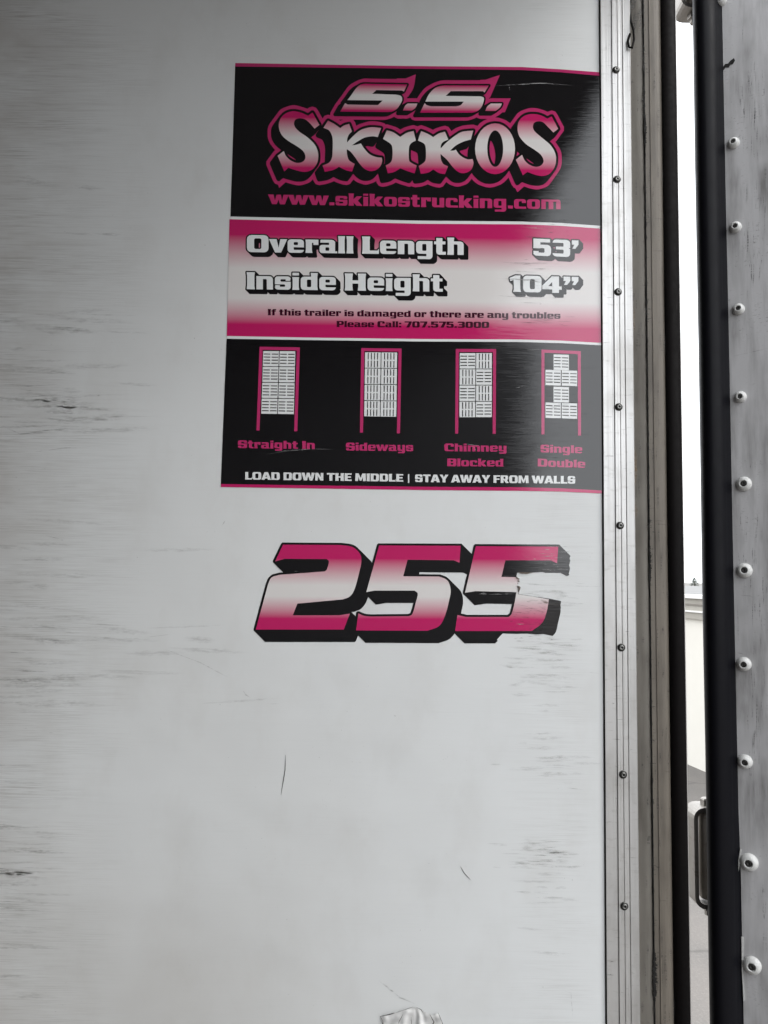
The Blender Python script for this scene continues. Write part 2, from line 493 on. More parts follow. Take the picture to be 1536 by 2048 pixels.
bpart('trim_line', -.075, 9, zb[3], zb[4], plain('brown_line', (.2, .18, .155), .7))
bpart('fascia', -.05, 9, zb[4], zb[5], beige)
bpart('coping', -.10, .35, zb[5], zb[6], lightt)
bpart('roof', .35, 14, zb[5], zb[5] + .02, greyr, S0, 30)

tb = W(1389, 1183, 75.0); tb.z = 0
tree = thing('fir_tree', 'small pale fir tree seen far off above the low roof', 'tree', tb)
tip = W(1389, 1155, 75.0).z
obj('trunk', *tube([tb, tb + Vector((0, 0, tip - .3))], .07), plain('bark', (.12, .09, .07), .9), tree)
V, Fs = [], []
rng = random.Random(3)
for q in range(1500):
    h = rng.random() ** .8; z = .5 + (tip - .5) * h
    tier = (h * 9) % 1
    rad = (2.1 * (1 - h) + .05) * (.55 + .45 * (1 - tier)) * rng.random() ** .45; a = rng.random() * 6.283
    c = tb + Vector((math.cos(a) * rad, math.sin(a) * rad, z - rad * .25))
    d1 = Vector((math.cos(a), math.sin(a), -.35)) * rng.uniform(.08, .2); d2 = Vector((-math.sin(a), math.cos(a), rng.uniform(-.3, .3))) * .045
    b = len(V); V += [c - d2, c + d2, c + d1]; Fs.append((b, b+1, b+2))
obj('crown', V, Fs, plain('needles', (.11, .13, .11), .8, nz=.2, sc=3), tree)

# ------------------------------------------------------------------ trailer shell and rear corner
Z0, Z1 = 1.3, 4.0
XW = XA(1204.2)                                  # right edge of the lining
trailer = thing('box_trailer', 'white lined side wall of a box trailer with riveted aluminium edge trim', 'trailer', (XW - .6, 0, Z0))
BACK = -13.0
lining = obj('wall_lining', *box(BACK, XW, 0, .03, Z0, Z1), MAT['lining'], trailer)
XO = XA(1360)                                    # rear opening
obj('floor', *box(BACK, XO + .02, -2.5, .03, Z0 - .12, Z0 - .002), MAT['floor'], trailer)
obj('roof', *box(BACK, XO + .02, -2.55, .06, Z1 + .002, Z1 + .08), MAT['shell'], trailer)
obj('opposite_wall', *box(BACK, XO + .24, -2.56, -2.502, Z0, Z1), MAT['shell'], trailer)  # unseen; its end is carried past the opening to set the sticker's reflection edge
obj('front_wall', *box(BACK - .05, BACK - .002, -2.5, .03, Z0, Z1), MAT['shell'], trailer)
ZS = [Z0 + (Z1 - Z0) * k / 40 for k in range(41)]

def pr(*pts): return [(XA(px, y), y) for px, y in pts]
trim = obj('trim_strip', *column(pr((1207.4, .012), (1207.4, -.0032), (1208.2, -.004), (1229.6, -.004), (1230.2, -.0022), (1231.2, -.0022), (1231.8, -.0056), (1241.7, -.0056), (1242.2, -.0042), (1242.9, -.0042), (1243.4, -.0056),
     (1252.0, -.0056), (1252.5, -.0015), (1253.7, -.0015), (1254.2, -.0038), (1262, -.0040), (1269.2, -.0043), (1270.2, -.0030), (1270.5, .012)), [Z0, Z1]), MAT['trim'], trailer)
obj('lining_gap', *box(XA(1204.3), XA(1207.2), -.0016, .03, Z0, Z1), MAT['crack'], trailer)
RIV = [(1232, 140), (1234, 359), (1236, 584), (1237.5, 814), (1240, 1051), (1242.5, 1295), (1246, 1549), (1248.5, 1812)]
obj('seam_backing', *box(XA(1290), XA(1302), .006, .02, Z0, Z1), MAT['crack'], trailer)
for px, py in RIV:
    c = W(px, py, -.0056)
    rv = obj('rivet', *lathe(c, (0, -1, 0), [(.0064, 0), (.0064, .0006), (.0058, .0014), (.0042, .0021), (.0036, .0026), (.0036, .0033), (.0030, .0037), (.0016, .0037), (.0015, .0012)], 24), MAT['rivet'], trim, smooth=True)
    rv.data.materials.append(MAT['crack']); q = rv.data.polygons; q[len(q)-1].material_index = 1
    for k in range(24): q[7*24 + k].material_index = 1; q[2*24 + k].material_index = 1

# sealant bed, its cracked seam, the post, its edge seal and outer flange
def wavy(prof_fn, nz=120):
    zs = [Z0 + (Z1 - Z0) * k / nz for k in range(nz + 1)]
    V, Fs = [], []; n = None
    for z in zs:
        pf = prof_fn(z); n = len(pf); V += [(x, y, z) for x, y in pf]
    for k in range(nz):
        for i in range(n - 1): Fs.append((k*n+i, k*n+i+1, (k+1)*n+i+1, (k+1)*n+i))
    return V, Fs
from mathutils import noise as mn
def nz1(z, s, f=12.0): return mn.noise((s * 7.3, 0.0, z * f))
caulk = obj('sealant', *wavy(lambda z: [(XA(1268.5), .0045), (XA(1274), .0035 + .0012*nz1(z, 1)), (XA(1281), .002 + .0016*nz1(z, 2)), (XA(1288), .0015 + .0014*nz1(z, 3)), (XA(1294), .002 + .001*nz1(z, 4, 40)), (XA(1297.3) + .0012*nz1(z, 5, 30), .003), (XA(1299), .012)]), MAT['caulk'], trailer, smooth=True)
obj('seam', *wavy(lambda z: [(XA(1297.6) - max(0, .0020*nz1(z, 6, 90)) - max(0, .014*(nz1(z, 16, 9) - .22)) * (.5 + mn.noise((3, 1, z*330))), -.0006), (XA(1298.9) + max(0, .0016*nz1(z, 7, 90)) + max(0, .015*(nz1(z, 17, 8) - .24)) * (.5 + mn.noise((7, 1, z*400))), -.0008)], 2600), MAT['crack'], trailer)
post = obj('rear_post', *column(pr((1298.2, .02), (1298.2, .0012), (1299.5, 0), (1309.4, 0), (1309.9, -.0012), (1310.8, -.0012), (1311.3, 0), (1320, 0), (1326, .0006), (1331, .002), (1336, .0048), (1341, .010), (1343, .06), (1298.2, .06)), ZS), MAT['post'], trailer)
def half_round(p0, p1, ybase, ytop, n=9):
    x0, x1 = XA(p0, ybase), XA(p1, ybase); c = (x0+x1)/2; h = (x1-x0)/2
    return [(c - h*math.cos(math.pi*k/(n-1)), ybase + (ytop - ybase)*math.sin(math.pi*k/(n-1))) for k in range(n)] + [(x1, ybase + .02), (x0, ybase + .02)]
obj('edge_seal', *column(half_round(1332, 1365, .007, -.005, 24), [Z0, Z1]), MAT['rubber'], trailer, smooth=True)
obj('outer_flange', *column([(XA(1364.2, .03), .03), (XA(1367.3, .03), .03), (XA(1367.3, .03), .05), (XA(1350, .03), .05)], [Z0, Z1]), MAT['flange'], trailer)
# black wire caught between trim and post near the top
wp = [W(px, py, y) for px, py, y in ((1262, -20, .002), (1260, 20, .0), (1262, 44, -.004), (1267, 60, -.008), (1268, 80, -.009), (1264, 96, -.008), (1258, 94, -.008), (1256, 82, -.007), (1260, 68, -.005))]
obj('wire', *tube(wp, .0019), MAT['rubber'], trailer, smooth=True)

# ------------------------------------------------------------------ open door
EDGE = [(1437.5, 0), (1444, 200), (1450, 300), (1452, 450), (1455, 600), (1461, 900), (1468, 1200), (1469, 1400), (1474.5, 1550), (1480, 1700), (1482, 1760), (1484, 1870), (1487.5, 2048)]
YD = .022
ZD0, ZD1 = Z0 - .05, Z1 + .02
DT = R(26); DX = XA(1466, YD)                     # the leaf stands a little less than square to the opening
dn = Vector((-math.sin(DT), -math.cos(DT), 0)); dtan = Vector((math.cos(DT), -math.sin(DT), 0))
def PD(px, py, off=0.0):
    d = fw + rt * ((px - 768) / F) + up * ((1024 - py) / F)
    P0 = Vector((DX, YD, 0)) + dn * off
    return EYE + d * ((P0 - EYE).dot(dn) / d.dot(dn))
door = thing('trailer_door', 'open trailer door edge, scuffed grey skin with white screw caps and black gasket', 'door', (XA(1466, YD), YD, ZD0))
pe = [PD(px, py) for px, py in EDGE]
a = pe[0] - dtan * .02; b = pe[-1] + dtan * .004
pe = [Vector((a.x, a.y, ZD1))] + pe + [Vector((b.x, b.y, ZD0))]
n = len(pe); far = Vector((DX, YD, 0)) + dtan * 1.2
V = [tuple(p) for p in pe] + [(far.x, far.y, p.z) for p in pe]
V += [tuple(Vector(v) - dn * .0016) for v in V]
Fs = []
for i in range(n - 1):
    Fs += [(i, i+1, n+i+1, n+i), (2*n+i+1, 2*n+i, 3*n+i, 3*n+i+1), (i+1, i, 2*n+i, 2*n+i+1)]
skin = obj('inner_skin', V, Fs, MAT['door'], door)
c0 = Vector((DX, YD, 0)) + dtan * .012
obj('door_core', [tuple(c0 + dtan * t - dn * q + Vector((0, 0, z))) for t in (0, 1.18) for q in (.012, .05) for z in (ZD0, ZD1)], box(0, 1, 0, 1, 0, 1)[1], MAT['shell'], door)
gp = [(1433 - 31*math.cos(a), .036 - .027*math.sin(a)) for a in [math.pi*.82*k/22 - .15 for k in range(23)]] + [(1480, .030), (1480, .05), (1403, .05)]
obj('rubber_gasket', *column(pr(*gp), ZS, lambda z: .0008 * nz1(z, 9, 3)), MAT['gasket'], door, smooth=True)
CAPS = [(1442, 3, 12), (1467, 287, 12), (1471, 455, 12), (1477, 619, 12), (1481, 794, 12), (1488, 968, 15), (1489, 1141, 15), (1488, 1328, 14), (1490, 1523, 14), (1498, 1724, 17), (1504, 1930, 17)]
for px, py, rr_ in CAPS:
    c = PD(px, py); r = rr_ * D / F * 1.0
    rc = random.Random(int(px * 7 + py))
    ax = dn + Vector((rc.uniform(-.16, -.04), 0, rc.uniform(-.07, .07)))
    cp = obj('screw_cap', *lathe(c, ax, [(r, -.001), (r, .001), (r*.98, .0026), (r*.90, .0050), (r*.74, .0074), (r*.52, .0090), (r*.46, .0091), (r*.42, .0088), (r*.39, .0066)], 30), MAT['cap'], door, smooth=True)
    obj('screw_head', *lathe(c, ax, [(r*.39, .0067), (r*.36, .0079), (r*.22, .0084), (r*.14, .0084), (r*.13, .007)], 16), MAT['screw'], cp, smooth=True)
# torn-out fixing and slivers of white sealant along the skin's edge
gx = [(1446, 134), (1450, 128), (1456, 127), (1461, 121), (1468, 116), (1470, 121), (1466, 128), (1460, 130), (1458, 135), (1451, 135), (1445, 143)]
obj('gouge', [PD(px, py, .0006) for px, py in gx], [tuple(range(len(gx)))[::-1]], MAT['crack'], door)
for pts in ([(1481, 1698), (1484, 1699), (1477, 1744), (1473, 1742)], [(1483, 1874), (1488, 1875), (1486, 1940), (1490, 2000), (1487, 2003), (1484, 1940)]):
    V = [PD(px, py, .002) for px, py in pts]; m = len(V)
    V += [v + Vector((0, .0018, 0)) for v in V]
    obj('sealant_sliver', V, [tuple(range(m))[::-1]] + [(i, (i+1) % m, m+(i+1) % m, m+i) for i in range(m)], MAT['cap'], door)
# hinges in the gap
def hinge(zc_px):
    YH = .085
    cz = W(1395, zc_px, YH).z
    x0 = XA(1369, YH); xr = XA(1455, YH); H = .081; T = .007
    hx = Vector((x0, YH, cz))
    def cprof(o):
        r = .018 - o; pts = [(xr, H - o)]
        for k in range(6):
            a = math.pi/2 + k/5*math.pi/2; pts.append((x0 + .018 + r*math.cos(a), H - .018 + r*math.sin(a)))
        for k in range(6):
            a = math.pi + k/5*math.pi/2; pts.append((x0 + .018 + r*math.cos(a), -H + .018 + r*math.sin(a)))
        return pts + [(xr, -H + o)]
    o_, i_ = cprof(0), cprof(T); n = len(o_); V = []
    for y in (YH - .02, YH + .02):
        V += [(x, y, cz + z) for x, z in o_] + [(x, y, cz + z) for x, z in i_]
    Fs = []
    for k in range(n - 1):
        Fs += [(k, k+1, n+k+1, n+k), (2*n+k+1, 2*n+k, 3*n+k, 3*n+k+1), (k+1, k, 2*n+k, 2*n+k+1), (n+k, n+k+1, 3*n+k+1, 3*n+k)]
    h = obj('hinge', V, Fs, MAT['hinge'], door, origin=hx)
    c = Vector((XA(1403, YH), YH, cz))
    obj('hinge_tube', *lathe(c - Vector((0, 0, H - T)), (0, 0, 1), [(.012, .004), (.0135, .006), (.0135, 2*H - 2*T - .006), (.012, 2*H - 2*T - .004)], 24), MAT['hinge'], h, smooth=True)
    b = addm(lathe(c + Vector((0, 0, H)), (0, 0, 1), [(.010, 0), (.010, .009), (.0085, .011)], 6), lathe(c - Vector((0, 0, H)), (0, 0, -1), [(.010, 0), (.010, .008), (.006, .009), (.006, .016), (.005, .017)], 6))
    obj('bolt', *b, MAT['hinge'], h)
    return h
hinge(1708); hinge(-52)

# ------------------------------------------------------------------ lettering
def rr(x0, y0, x1, y1, r=0, rs=None, n=3):
    """rectangle, corners rounded: r or rs = (bottom left, bottom right, top right, top left)"""
    q = rs or (r, r, r, r); out = []
    for (cx, cy, a0, rad) in ((x0, y0, 180, q[0]), (x1, y0, 270, q[1]), (x1, y1, 0, q[2]), (x0, y1, 90, q[3])):
        sx = 1 if cx == x0 else -1; sy = 1 if cy == y0 else -1
        if rad <= 0: out.append((cx, cy)); continue
        for k in range(n + 1):
            a = R(a0 + 90 * k / n); out.append((cx + sx*rad + rad*math.cos(a), cy + sy*rad + rad*math.sin(a)))
    return out
def st(x0, x1, y0, y1, f=2.5):
    m = (y0 + y1) / 2; h = (y1 - y0)
    return [(x0 - f, y0), (x1 + f, y0), (x1, y0 + h*.22), (x1, y1 - h*.22), (x1 + f, y1), (x0 - f, y1), (x0, y1 - h*.22), (x0, y0 + h*.22)]
X = 78
P_, N_ = 1, -1
GL = {
 ' ': (38, []),
 'a': (98, [(P_, rr(8, 61, 86, X, rs=(0, 0, 18, 6))), (P_, rr(54, 0, 86, X-10)), (P_, rr(4, 0, 86, 48, 14)), (N_, rr(35, 14, 55, 34, 5)), (P_, rr(80, 0, 97, 11))]),
 'b': (94, [(P_, st(6, 38, 0, 100)), (P_, rr(6, 0, 90, X, rs=(0, 18, 18, 0))), (N_, rr(38, 17, 58, 61, 6))]),
 'c': (90, [(P_, rr(4, 0, 86, X, 18)), (N_, rr(36, 17, 110, 61, rs=(7, 0, 0, 7))), (P_, rr(58, 46, 86, 66)), (P_, rr(36, 0, 88, 17))]),
 'd': (96, [(P_, st(58, 90, 0, 100)), (P_, rr(4, 0, 90, X, rs=(18, 0, 0, 18))), (N_, rr(36, 17, 58, 61, 6))]),
 'e': (94, [(P_, rr(4, 0, 90, X, 18)), (N_, rr(36, 45, 59, 62, 5)), (N_, rr(36, 17, 110, 32, rs=(5, 0, 0, 0)))]),
 'f': (64, [(P_, rr(14, 0, 46, 100, rs=(0, 0, 0, 18))), (P_, rr(30, 83, 66, 100)), (P_, rr(2, 60, 62, 77))]),
 'g': (96, [(P_, rr(4, 4, 90, X, rs=(18, 0, 0, 18))), (P_, rr(58, -27, 90, 60, rs=(0, 18, 0, 0))), (N_, rr(36, 21, 58, 61, 6)), (P_, rr(12, -27, 75, -10)), (N_, rr(-5, -10, 58, 4))]),
 'h': (96, [(P_, st(6, 38, 0, 100)), (P_, rr(6, 0, 90, X, rs=(0, 0, 18, 0))), (N_, rr(38, -2, 58, 61, rs=(0, 0, 6, 0)))]),
 'i': (44, [(P_, st(6, 38, 0, 75, 2)), (P_, rr(5, 84, 39, 100))]),
 'k': (100, [(P_, st(6, 38, 0, 100)), (P_, [(34, 30), (60, 0), (100, 0), (68, 42), (96, X), (60, X), (34, 48)])]),
 'l': (44, [(P_, st(6, 38, 0, 100))]),
 'm': (144, [(P_, rr(6, 0, 138, X, rs=(0, 0, 18, 0))), (N_, rr(36, -2, 56, 61, rs=(0, 0, 6, 0))), (N_, rr(88, -2, 108, 61, rs=(0, 0, 6, 0)))]),
 'n': (96, [(P_, rr(4, 0, 90, X, rs=(0, 0, 18, 0))), (N_, rr(38, -2, 58, 61, rs=(0, 0, 6, 0)))]),
 'o': (96, [(P_, rr(4, 0, 92, X, 19)), (N_, rr(36, 17, 60, 61, 7))]),
 'r': (74, [(P_, st(6, 38, 0, X)), (P_, rr(20, 59, 72, X)), (P_, rr(46, 47, 72, 66))]),
 's': (90, [(P_, rr(4, 0, 86, X, 15)), (N_, rr(33, 47, 110, 61, rs=(5, 0, 0, 5))), (N_, rr(-10, 17, 57, 31, rs=(0, 5, 5, 0))), (P_, rr(60, 52, 84, 66)), (P_, rr(6, 10, 30, 26))]),
 't': (68, [(P_, rr(14, 0, 46, 97, rs=(16, 0, 0, 0))), (P_, rr(30, 0, 64, 17)), (P_, rr(2, 60, 62, 77))]),
 'u': (96, [(P_, rr(6, 0, 90, X, rs=(18, 0, 0, 0))), (N_, rr(38, 17, 58, 110, rs=(6, 0, 0, 0)))]),
 'v': (92, [(P_, [(-2, X), (38, X), (49, 28), (58, X), (94, X), (62, 0), (30, 0)])]),
 'w': (138, [(P_, [(-2, X), (36, X), (46, 30), (56, X), (86, X), (95, 30), (104, X), (140, X), (114, 0), (80, 0), (70, 38), (58, 0), (26, 0)])]),
 'y': (96, [(P_, rr(6, 4, 90, X, rs=(18, 0, 0, 0))), (N_, rr(38, 21, 58, 110, rs=(6, 0, 0, 0))), (P_, rr(58, -27, 90, 20, rs=(0, 18, 0, 0))), (P_, rr(12, -27, 75, -10))]),
 'A': (120, [(P_, [(-2, 0), (36, 100), (84, 100), (122, 0), (80, 0), (75, 18), (44, 18), (38, 0)]), (N_, [(50, 36), (69, 36), (60, 72)])]),
 'B': (112, [(P_, rr(6, 0, 108, 100, rs=(0, 20, 20, 0))), (N_, rr(44, 59, 70, 82, 5)), (N_, rr(44, 18, 70, 42, 5)), (N_, [(100, 51), (112, 58), (112, 44)])]),
 'C': (110, [(P_, rr(4, 0, 106, 100, 22)), (N_, rr(43, 19, 130, 81, rs=(8, 0, 0, 8))), (P_, rr(72, 60, 106, 84)), (P_, rr(43, 0, 108, 19, rs=(0, 14, 0, 0)))]),
 'D': (118, [(P_, rr(6, 0, 114, 100, rs=(0, 24, 24, 0))), (N_, rr(44, 19, 76, 81, 8))]),
 'E': (100, [(P_, rr(6, 0, 44, 100)), (P_, rr(6, 0, 96, 19)), (P_, rr(6, 41, 88, 60)), (P_, rr(6, 81, 96, 100))]),
 'F': (96, [(P_, rr(6, 0, 44, 100)), (P_, rr(6, 40, 86, 59)), (P_, rr(6, 81, 96, 100))]),
 'H': (118, [(P_, st(6, 44, 0, 100)), (P_, st(74, 112, 0, 100)), (P_, rr(40, 41, 78, 60))]),
 'I': (50, [(P_, st(6, 44, 0, 100))]),
 'L': (94, [(P_, st(6, 44, 0, 100)), (P_, rr(6, 0, 90, 19)), (P_, [(70, 0), (92, 0), (92, 30), (84, 19), (70, 19)])]),
 'M': (146, [(P_, [(4, 0), (8, 100), (50, 100), (73, 42), (96, 100), (138, 100), (142, 0), (104, 0), (102, 56), (82, 4), (64, 4), (43, 56), (40, 0)])]),
 'N': (116, [(P_, [(6, 0), (6, 100), (46, 100), (78, 42), (78, 100), (110, 100), (110, 0), (72, 0), (38, 60), (38, 0)])]),
 'O': (122, [(P_, rr(4, 0, 118, 100, 24)), (N_, rr(42, 19, 80, 81, 9))]),
 'P': (108, [(P_, st(6, 44, 0, 100)), (P_, rr(6, 34, 106, 100, rs=(0, 22, 22, 0))), (N_, rr(44, 53, 70, 82, 6))]),
 'R': (116, [(P_, rr(6, 0, 44, 100)), (P_, rr(6, 36, 106, 100, rs=(0, 20, 22, 0))), (N_, rr(44, 54, 70, 82, 6)), (P_, [(44, 44), (84, 44), (116, 0), (74, 0)])]),
 'S': (108, [(P_, rr(4, 0, 104, 100, 20)), (N_, rr(41, 60, 130, 81, rs=(6, 0, 0, 6))), (N_, rr(-10, 19, 68, 40, rs=(0, 6, 6, 0))), (P_, rr(70, 68, 102, 86)), (P_, rr(6, 14, 38, 32))]),
 'T': (106, [(P_, rr(2, 80, 104, 100)), (P_, rr(34, 0, 72, 90))]),
 'W': (168, [(P_, [(-2, 100), (38, 100), (50, 40), (66, 100), (102, 100), (118, 40), (130, 100), (168, 100), (140, 0), (100, 0), (84, 56), (68, 0), (28, 0)])]),
 'Y': (114, [(P_, [(-2, 100), (40, 100), (57, 64), (74, 100), (116, 100), (76, 42), (76, 0), (38, 0), (38, 42)])]),
 '0': (112, [(P_, rr(4, 0, 108, 100, 22)), (N_, rr(42, 19, 70, 81, 8))]),
 '1': (74, [(P_, [(22, 0), (66, 0), (62, 18), (62, 100), (36, 100), (2, 84), (6, 64), (24, 72), (26, 18)])]),
 '3': (110, [(P_, rr(4, 0, 106, 100, 20)), (N_, rr(-10, 59, 68, 81, rs=(0, 6, 6, 0))), (N_, rr(-10, 19, 68, 42, rs=(0, 6, 6, 0))), (N_, rr(-10, 40, 24, 61)), (N_, [(98, 51), (112, 58), (112, 44)])]),
 '4': (114, [(P_, [(0, 20), (0, 42), (54, 100), (94, 100), (94, 40), (110, 40), (110, 20), (94, 20), (94, 0), (56, 0), (56, 20)]), (N_, [(34, 40), (56, 40), (56, 66)])]),
 '5': (110, [(P_, rr(4, 0, 106, 66, rs=(18, 20, 22, 0))), (P_, rr(4, 44, 44, 100)), (P_, rr(4, 80, 100, 100)), (N_, rr(-10, 19, 68, 46, rs=(0, 6, 6, 0))), (P_, rr(4, 44, 44, 60)), (P_, rr(4, 8, 34, 28))]),
 '7': (104, [(P_, [(2, 100), (102, 100), (102, 76), (68, 0), (24, 0), (62, 80), (2, 80)])]),
 '.': (44, [(P_, rr(6, 0, 40, 24))]),
 ':': (44, [(P_, rr(6, 0, 40, 24)), (P_, rr(6, 52, 40, 76))]),
 '|': (54, [(P_, rr(18, -14, 36, 100))]),
 '’': (50, [(P_, [(6, 100), (44, 100), (44, 76), (26, 50), (8, 50), (20, 74), (6, 74)])]),
 '”': (96, [(P_, [(6, 100), (44, 100), (44, 76), (26, 50), (8, 50), (20, 74), (6, 74)]), (P_, [(52, 100), (90, 100), (90, 76), (72, 50), (54, 50), (66, 74), (52, 74)])]),
}
_gc = {}
def glyph(c):
    if c not in _gc: _gc[c] = shape(GL[c][1])
    return _gc[c]
def line_text(s, x0, y0, x1, y1, h, lean=0.0, bend=None):
    """shapes (in pixels) of a line of writing, baseline (x0,y0)-(x1,y1), capitals h high"""
    wd = sum(GL[c][0] for c in s) - 6; u = 0; out = []
    for c in s:
        if GL[c][1]:
            V, T = glyph(c); f = (u + V[:, 0] - 3) / wd
            xx = x0 + f * (x1 - x0) + lean * V[:, 1] / 100 * h
            yy = y0 + f * (y1 - y0) - V[:, 1] / 100 * h
            if bend: yy = yy + bend * f * f
            out.append((np.stack([xx, yy], 1), T))
        u += GL[c][0]
    return out

# ------------------------------------------------------------------ load sticker
ZC0 = W(820, 550)
sticker = thing('load_sticker', 'big black and pink printed sticker with trailer dimensions and four loading diagrams', 'sticker', (ZC0.x, -.001, ZC0.z))
def strip(top, bot):
    pts = list(top) + list(bot)[::-1]
    return shape([(1, pts)])
R_ = 1204.0
L_top = [(470.7, 126), (640, 129), (810, 132), (1044, 134), (1122, 138.6), (1193, 144), (R_, 145)]
L_b1 = [(470.4, 133), (640, 135), (810, 137.3), (1044, 140), (1122, 144.5), (1193, 151), (R_, 152)]
L_w1 = [(461, 433), (640, 437), (840, 441.3), (1044, 443), (1122, 446), (1193, 451), (R_, 452)]
L_w2 = [(459, 438.5), (640, 443), (840, 447.5), (1044, 448.6), (1122, 451.5), (1193, 456.5), (R_, 457.5)]
L_w3 = [(453.6, 672), (640, 675.5), (840, 678), (1044, 679), (1122, 681.3), (1193, 685.3), (R_, 686)]
L_w4 = [(453.3, 677.4), (640, 680.5), (840, 683), (1044, 684), (1122, 686.3), (1193, 690), (R_, 691)]
L_b2 = [(441.7, 968), (640, 971), (840, 973.5), (1044, 974.5), (1122, 976.5), (1193, 980.3), (R_, 981)]
L_bot = [(441.4, 974), (640, 977), (840, 980), (1044, 981.7), (1122, 983.3), (1193, 986.5), (R_, 987)]
O1 = .0004
lay('border_stripe', strip(L_top, L_b1), O1, MAT['rose'], sticker)
lay('header_panel', strip(L_b1, L_w1), O1, MAT['ink'], sticker)
lay('divider_stripe', strip(L_w1, L_w2), O1, MAT['white'], sticker)
dimp = lay('dimension_panel', strip(L_w2, L_w3), O1, MAT['grad_dim'], sticker,
    gy=lambda x, y: (y - (439 + (x - 460) * .0145)) / 232.0)
lay('divider_stripe', strip(L_w3, L_w4), O1, MAT['white'], sticker)
lay('diagram_panel', strip(L_w4, L_b2), O1, MAT['ink'], sticker)
lay('border_stripe', strip(L_b2, L_bot), O1, MAT['pink'], sticker)
O2, O3, O4, O5 = .0006, .0008, .0010, .0012

# --- logo, traced letter by letter
def tr(pts, ox, oy, k=7.68, n=4): return smooth_poly(pts, k, ox, oy, n)
SK = []
SK.append([(1, tr([(805,115,1),(912,305,1),(838,362,1),(760,275),(690,220),(610,205),(545,225),(522,285),(545,350),(610,415),(700,475),(790,550),(860,640),(893,740),(890,850),(850,940),(780,1005),(680,1028),(560,1005),(435,965,1),(372,1020,1),(270,780,1),(365,708,1),(400,785),(470,850),(560,888),(640,880),(690,835),(695,775),(660,705),(570,635),(440,555),(350,480),(300,390),(288,300),(310,220),(370,145),(450,105),(530,95),(640,120),(740,165,1)], 520, 210))])
a = 1228.8
SK.append([(1, tr([(1045,240,1),(1140,290),(1232,355,1),(1290,315),(1370,290,1),(1412,405,1),(1365,455),(1340,520),(1338,575,1),
    (200+a,480),(300+a,395),(400+a,355),(500+a,340),(630+a,355,1),(580+a,492,1),(500+a,480),(380+a,500),(270+a,560),(185+a,618,1),(250+a,610),(320+a,590,1),(380+a,680),(460+a,760),(560+a,800),(640+a,808,1),(648+a,860),(620+a,940),(550+a,1000),(460+a,1015),(370+a,975),(300+a,900),(230+a,800),(160+a,715),(103+a,678,1),(110+a,770),(140+a,850),(225+a,905,1),(185+a,1022,1),(100+a,1005),(1212,950,1),
    (1120,1000),(995,1025,1),(960,930,1),(1060,885),(1105,810),(1115,700),(1118,560),(1105,470),(1060,390),(975,350,1)], 520, 210))])
SK.append([(1, tr([(720,388,1),(820,420),(925,490,1),(1030,425),(1130,400,1),(1165,545,1),(1090,590),(1060,660),(1060,840),(1100,890),(1178,930,1),(1145,1050,1),(1050,1020),(927,972,1),(830,1030),(735,1050,1),(702,930,1),(780,880),(805,800),(806,680),(780,600),(662,520,1)], 680, 210))])
SK.append([(1, tr([(325,400,1),(420,440),(510,492,1),(600,435),(690,410,1),(742,530,1),(660,570),(628,620),(625,668,1),(720,570),(850,470),(960,410),(1125,392,1),(1088,530,1),(980,560),(860,620),(768,702,1),(820,700),(858,685,1),(900,750),(960,800),(1040,835),(1115,830,1),(1128,900),(1095,990),(1020,1040),(940,1045),(870,1010),(800,940),(720,840),(622,752,1),(630,840),(665,905),(738,942,1),(690,1062,1),(600,1045),(510,990,1),(430,1040),(320,1058,1),(288,938,1),(360,890),(395,830),(395,660),(365,590),(275,545,1)], 800, 210))])
def ell(cx, cy, rx, ry, n=32): return [(cx + rx*math.cos(2*math.pi*k/n), cy + ry*math.sin(2*math.pi*k/n)) for k in range(n)]
SK.append([(1, ell(940+385/7.68, 210+672/7.68, 307/7.68, 390/7.68)), (-1, ell(940+387/7.68, 210+670/7.68, 122/7.68, 280/7.68))])
SK.append([(1, tr([(1255,175,1),(1355,365,1),(1282,422,1),(1200,340),(1130,270),(1060,250),(990,270),(965,330),(990,400),(1060,465),(1150,540),(1240,620),(1305,730),(1322,840),(1300,950),(1230,1050),(1130,1090),(1010,1075),(880,1028,1),(812,1080,1),(705,840,1),(800,765,1),(840,850),(910,915),(1000,948),(1080,935),(1125,885),(1125,830),(1080,755),(980,680),(860,600),(770,500),(735,410),(735,300),(770,220),(840,165),(930,138),(1040,145),(1120,172),(1188,210,1)], 940, 210))])
SS = []
SS.append([(1, tr([(600,212),(700,214,1),(1262,222,1),(1212,330,1),(1180,315,1),(790,308,1),(725,365,1),(1090,378,1),(1160,395),(1186,440),(1170,500),(1110,590),(1040,635),(970,645,1),(235,638,1),(310,508,1),(345,530,1),(815,538,1),(885,468,1),(345,462,1),(400,390),(470,290),(530,235)], 650, 140))])
SS.append([(1, tr([(1270,515,1),(1420,515,1),(1390,580),(1330,625,1),(1198,622,1),(1230,550)], 650, 140))])
SS.append([(1, tr([(450,238),(550,238,1),(1135,238,1),(1068,345,1),(1045,325,1),(550,325,1),(470,398,1),(1010,405,1),(1055,425),(1055,480),(1020,570),(960,630),(880,655,1),(78,655,1),(150,508,1),(180,540),(250,558,1),(630,558,1),(700,540),(750,485,1),(160,485,1),(210,380),(290,290),(370,250)], 830, 140))])
SS.append([(1, tr([(1165,515,1),(1335,515,1),(1310,570),(1240,630,1),(1080,628,1),(1110,560)], 830, 140))])
sk = [shape(i) for i in SK]; ss = [shape(i) for i in SS]
skb = [grown(V, T, 4.8, (-11, 15)) for V, T in sk]; ssb = [grown(V, T, 3.6, (-10.5, 6)) for V, T in ss]
skp = [grown(V, T, 12, (-11, 15), 10) for V, T in sk]; ssp = [grown(V, T, 10.5, (-10, 5.5), 10) for V, T in ss]
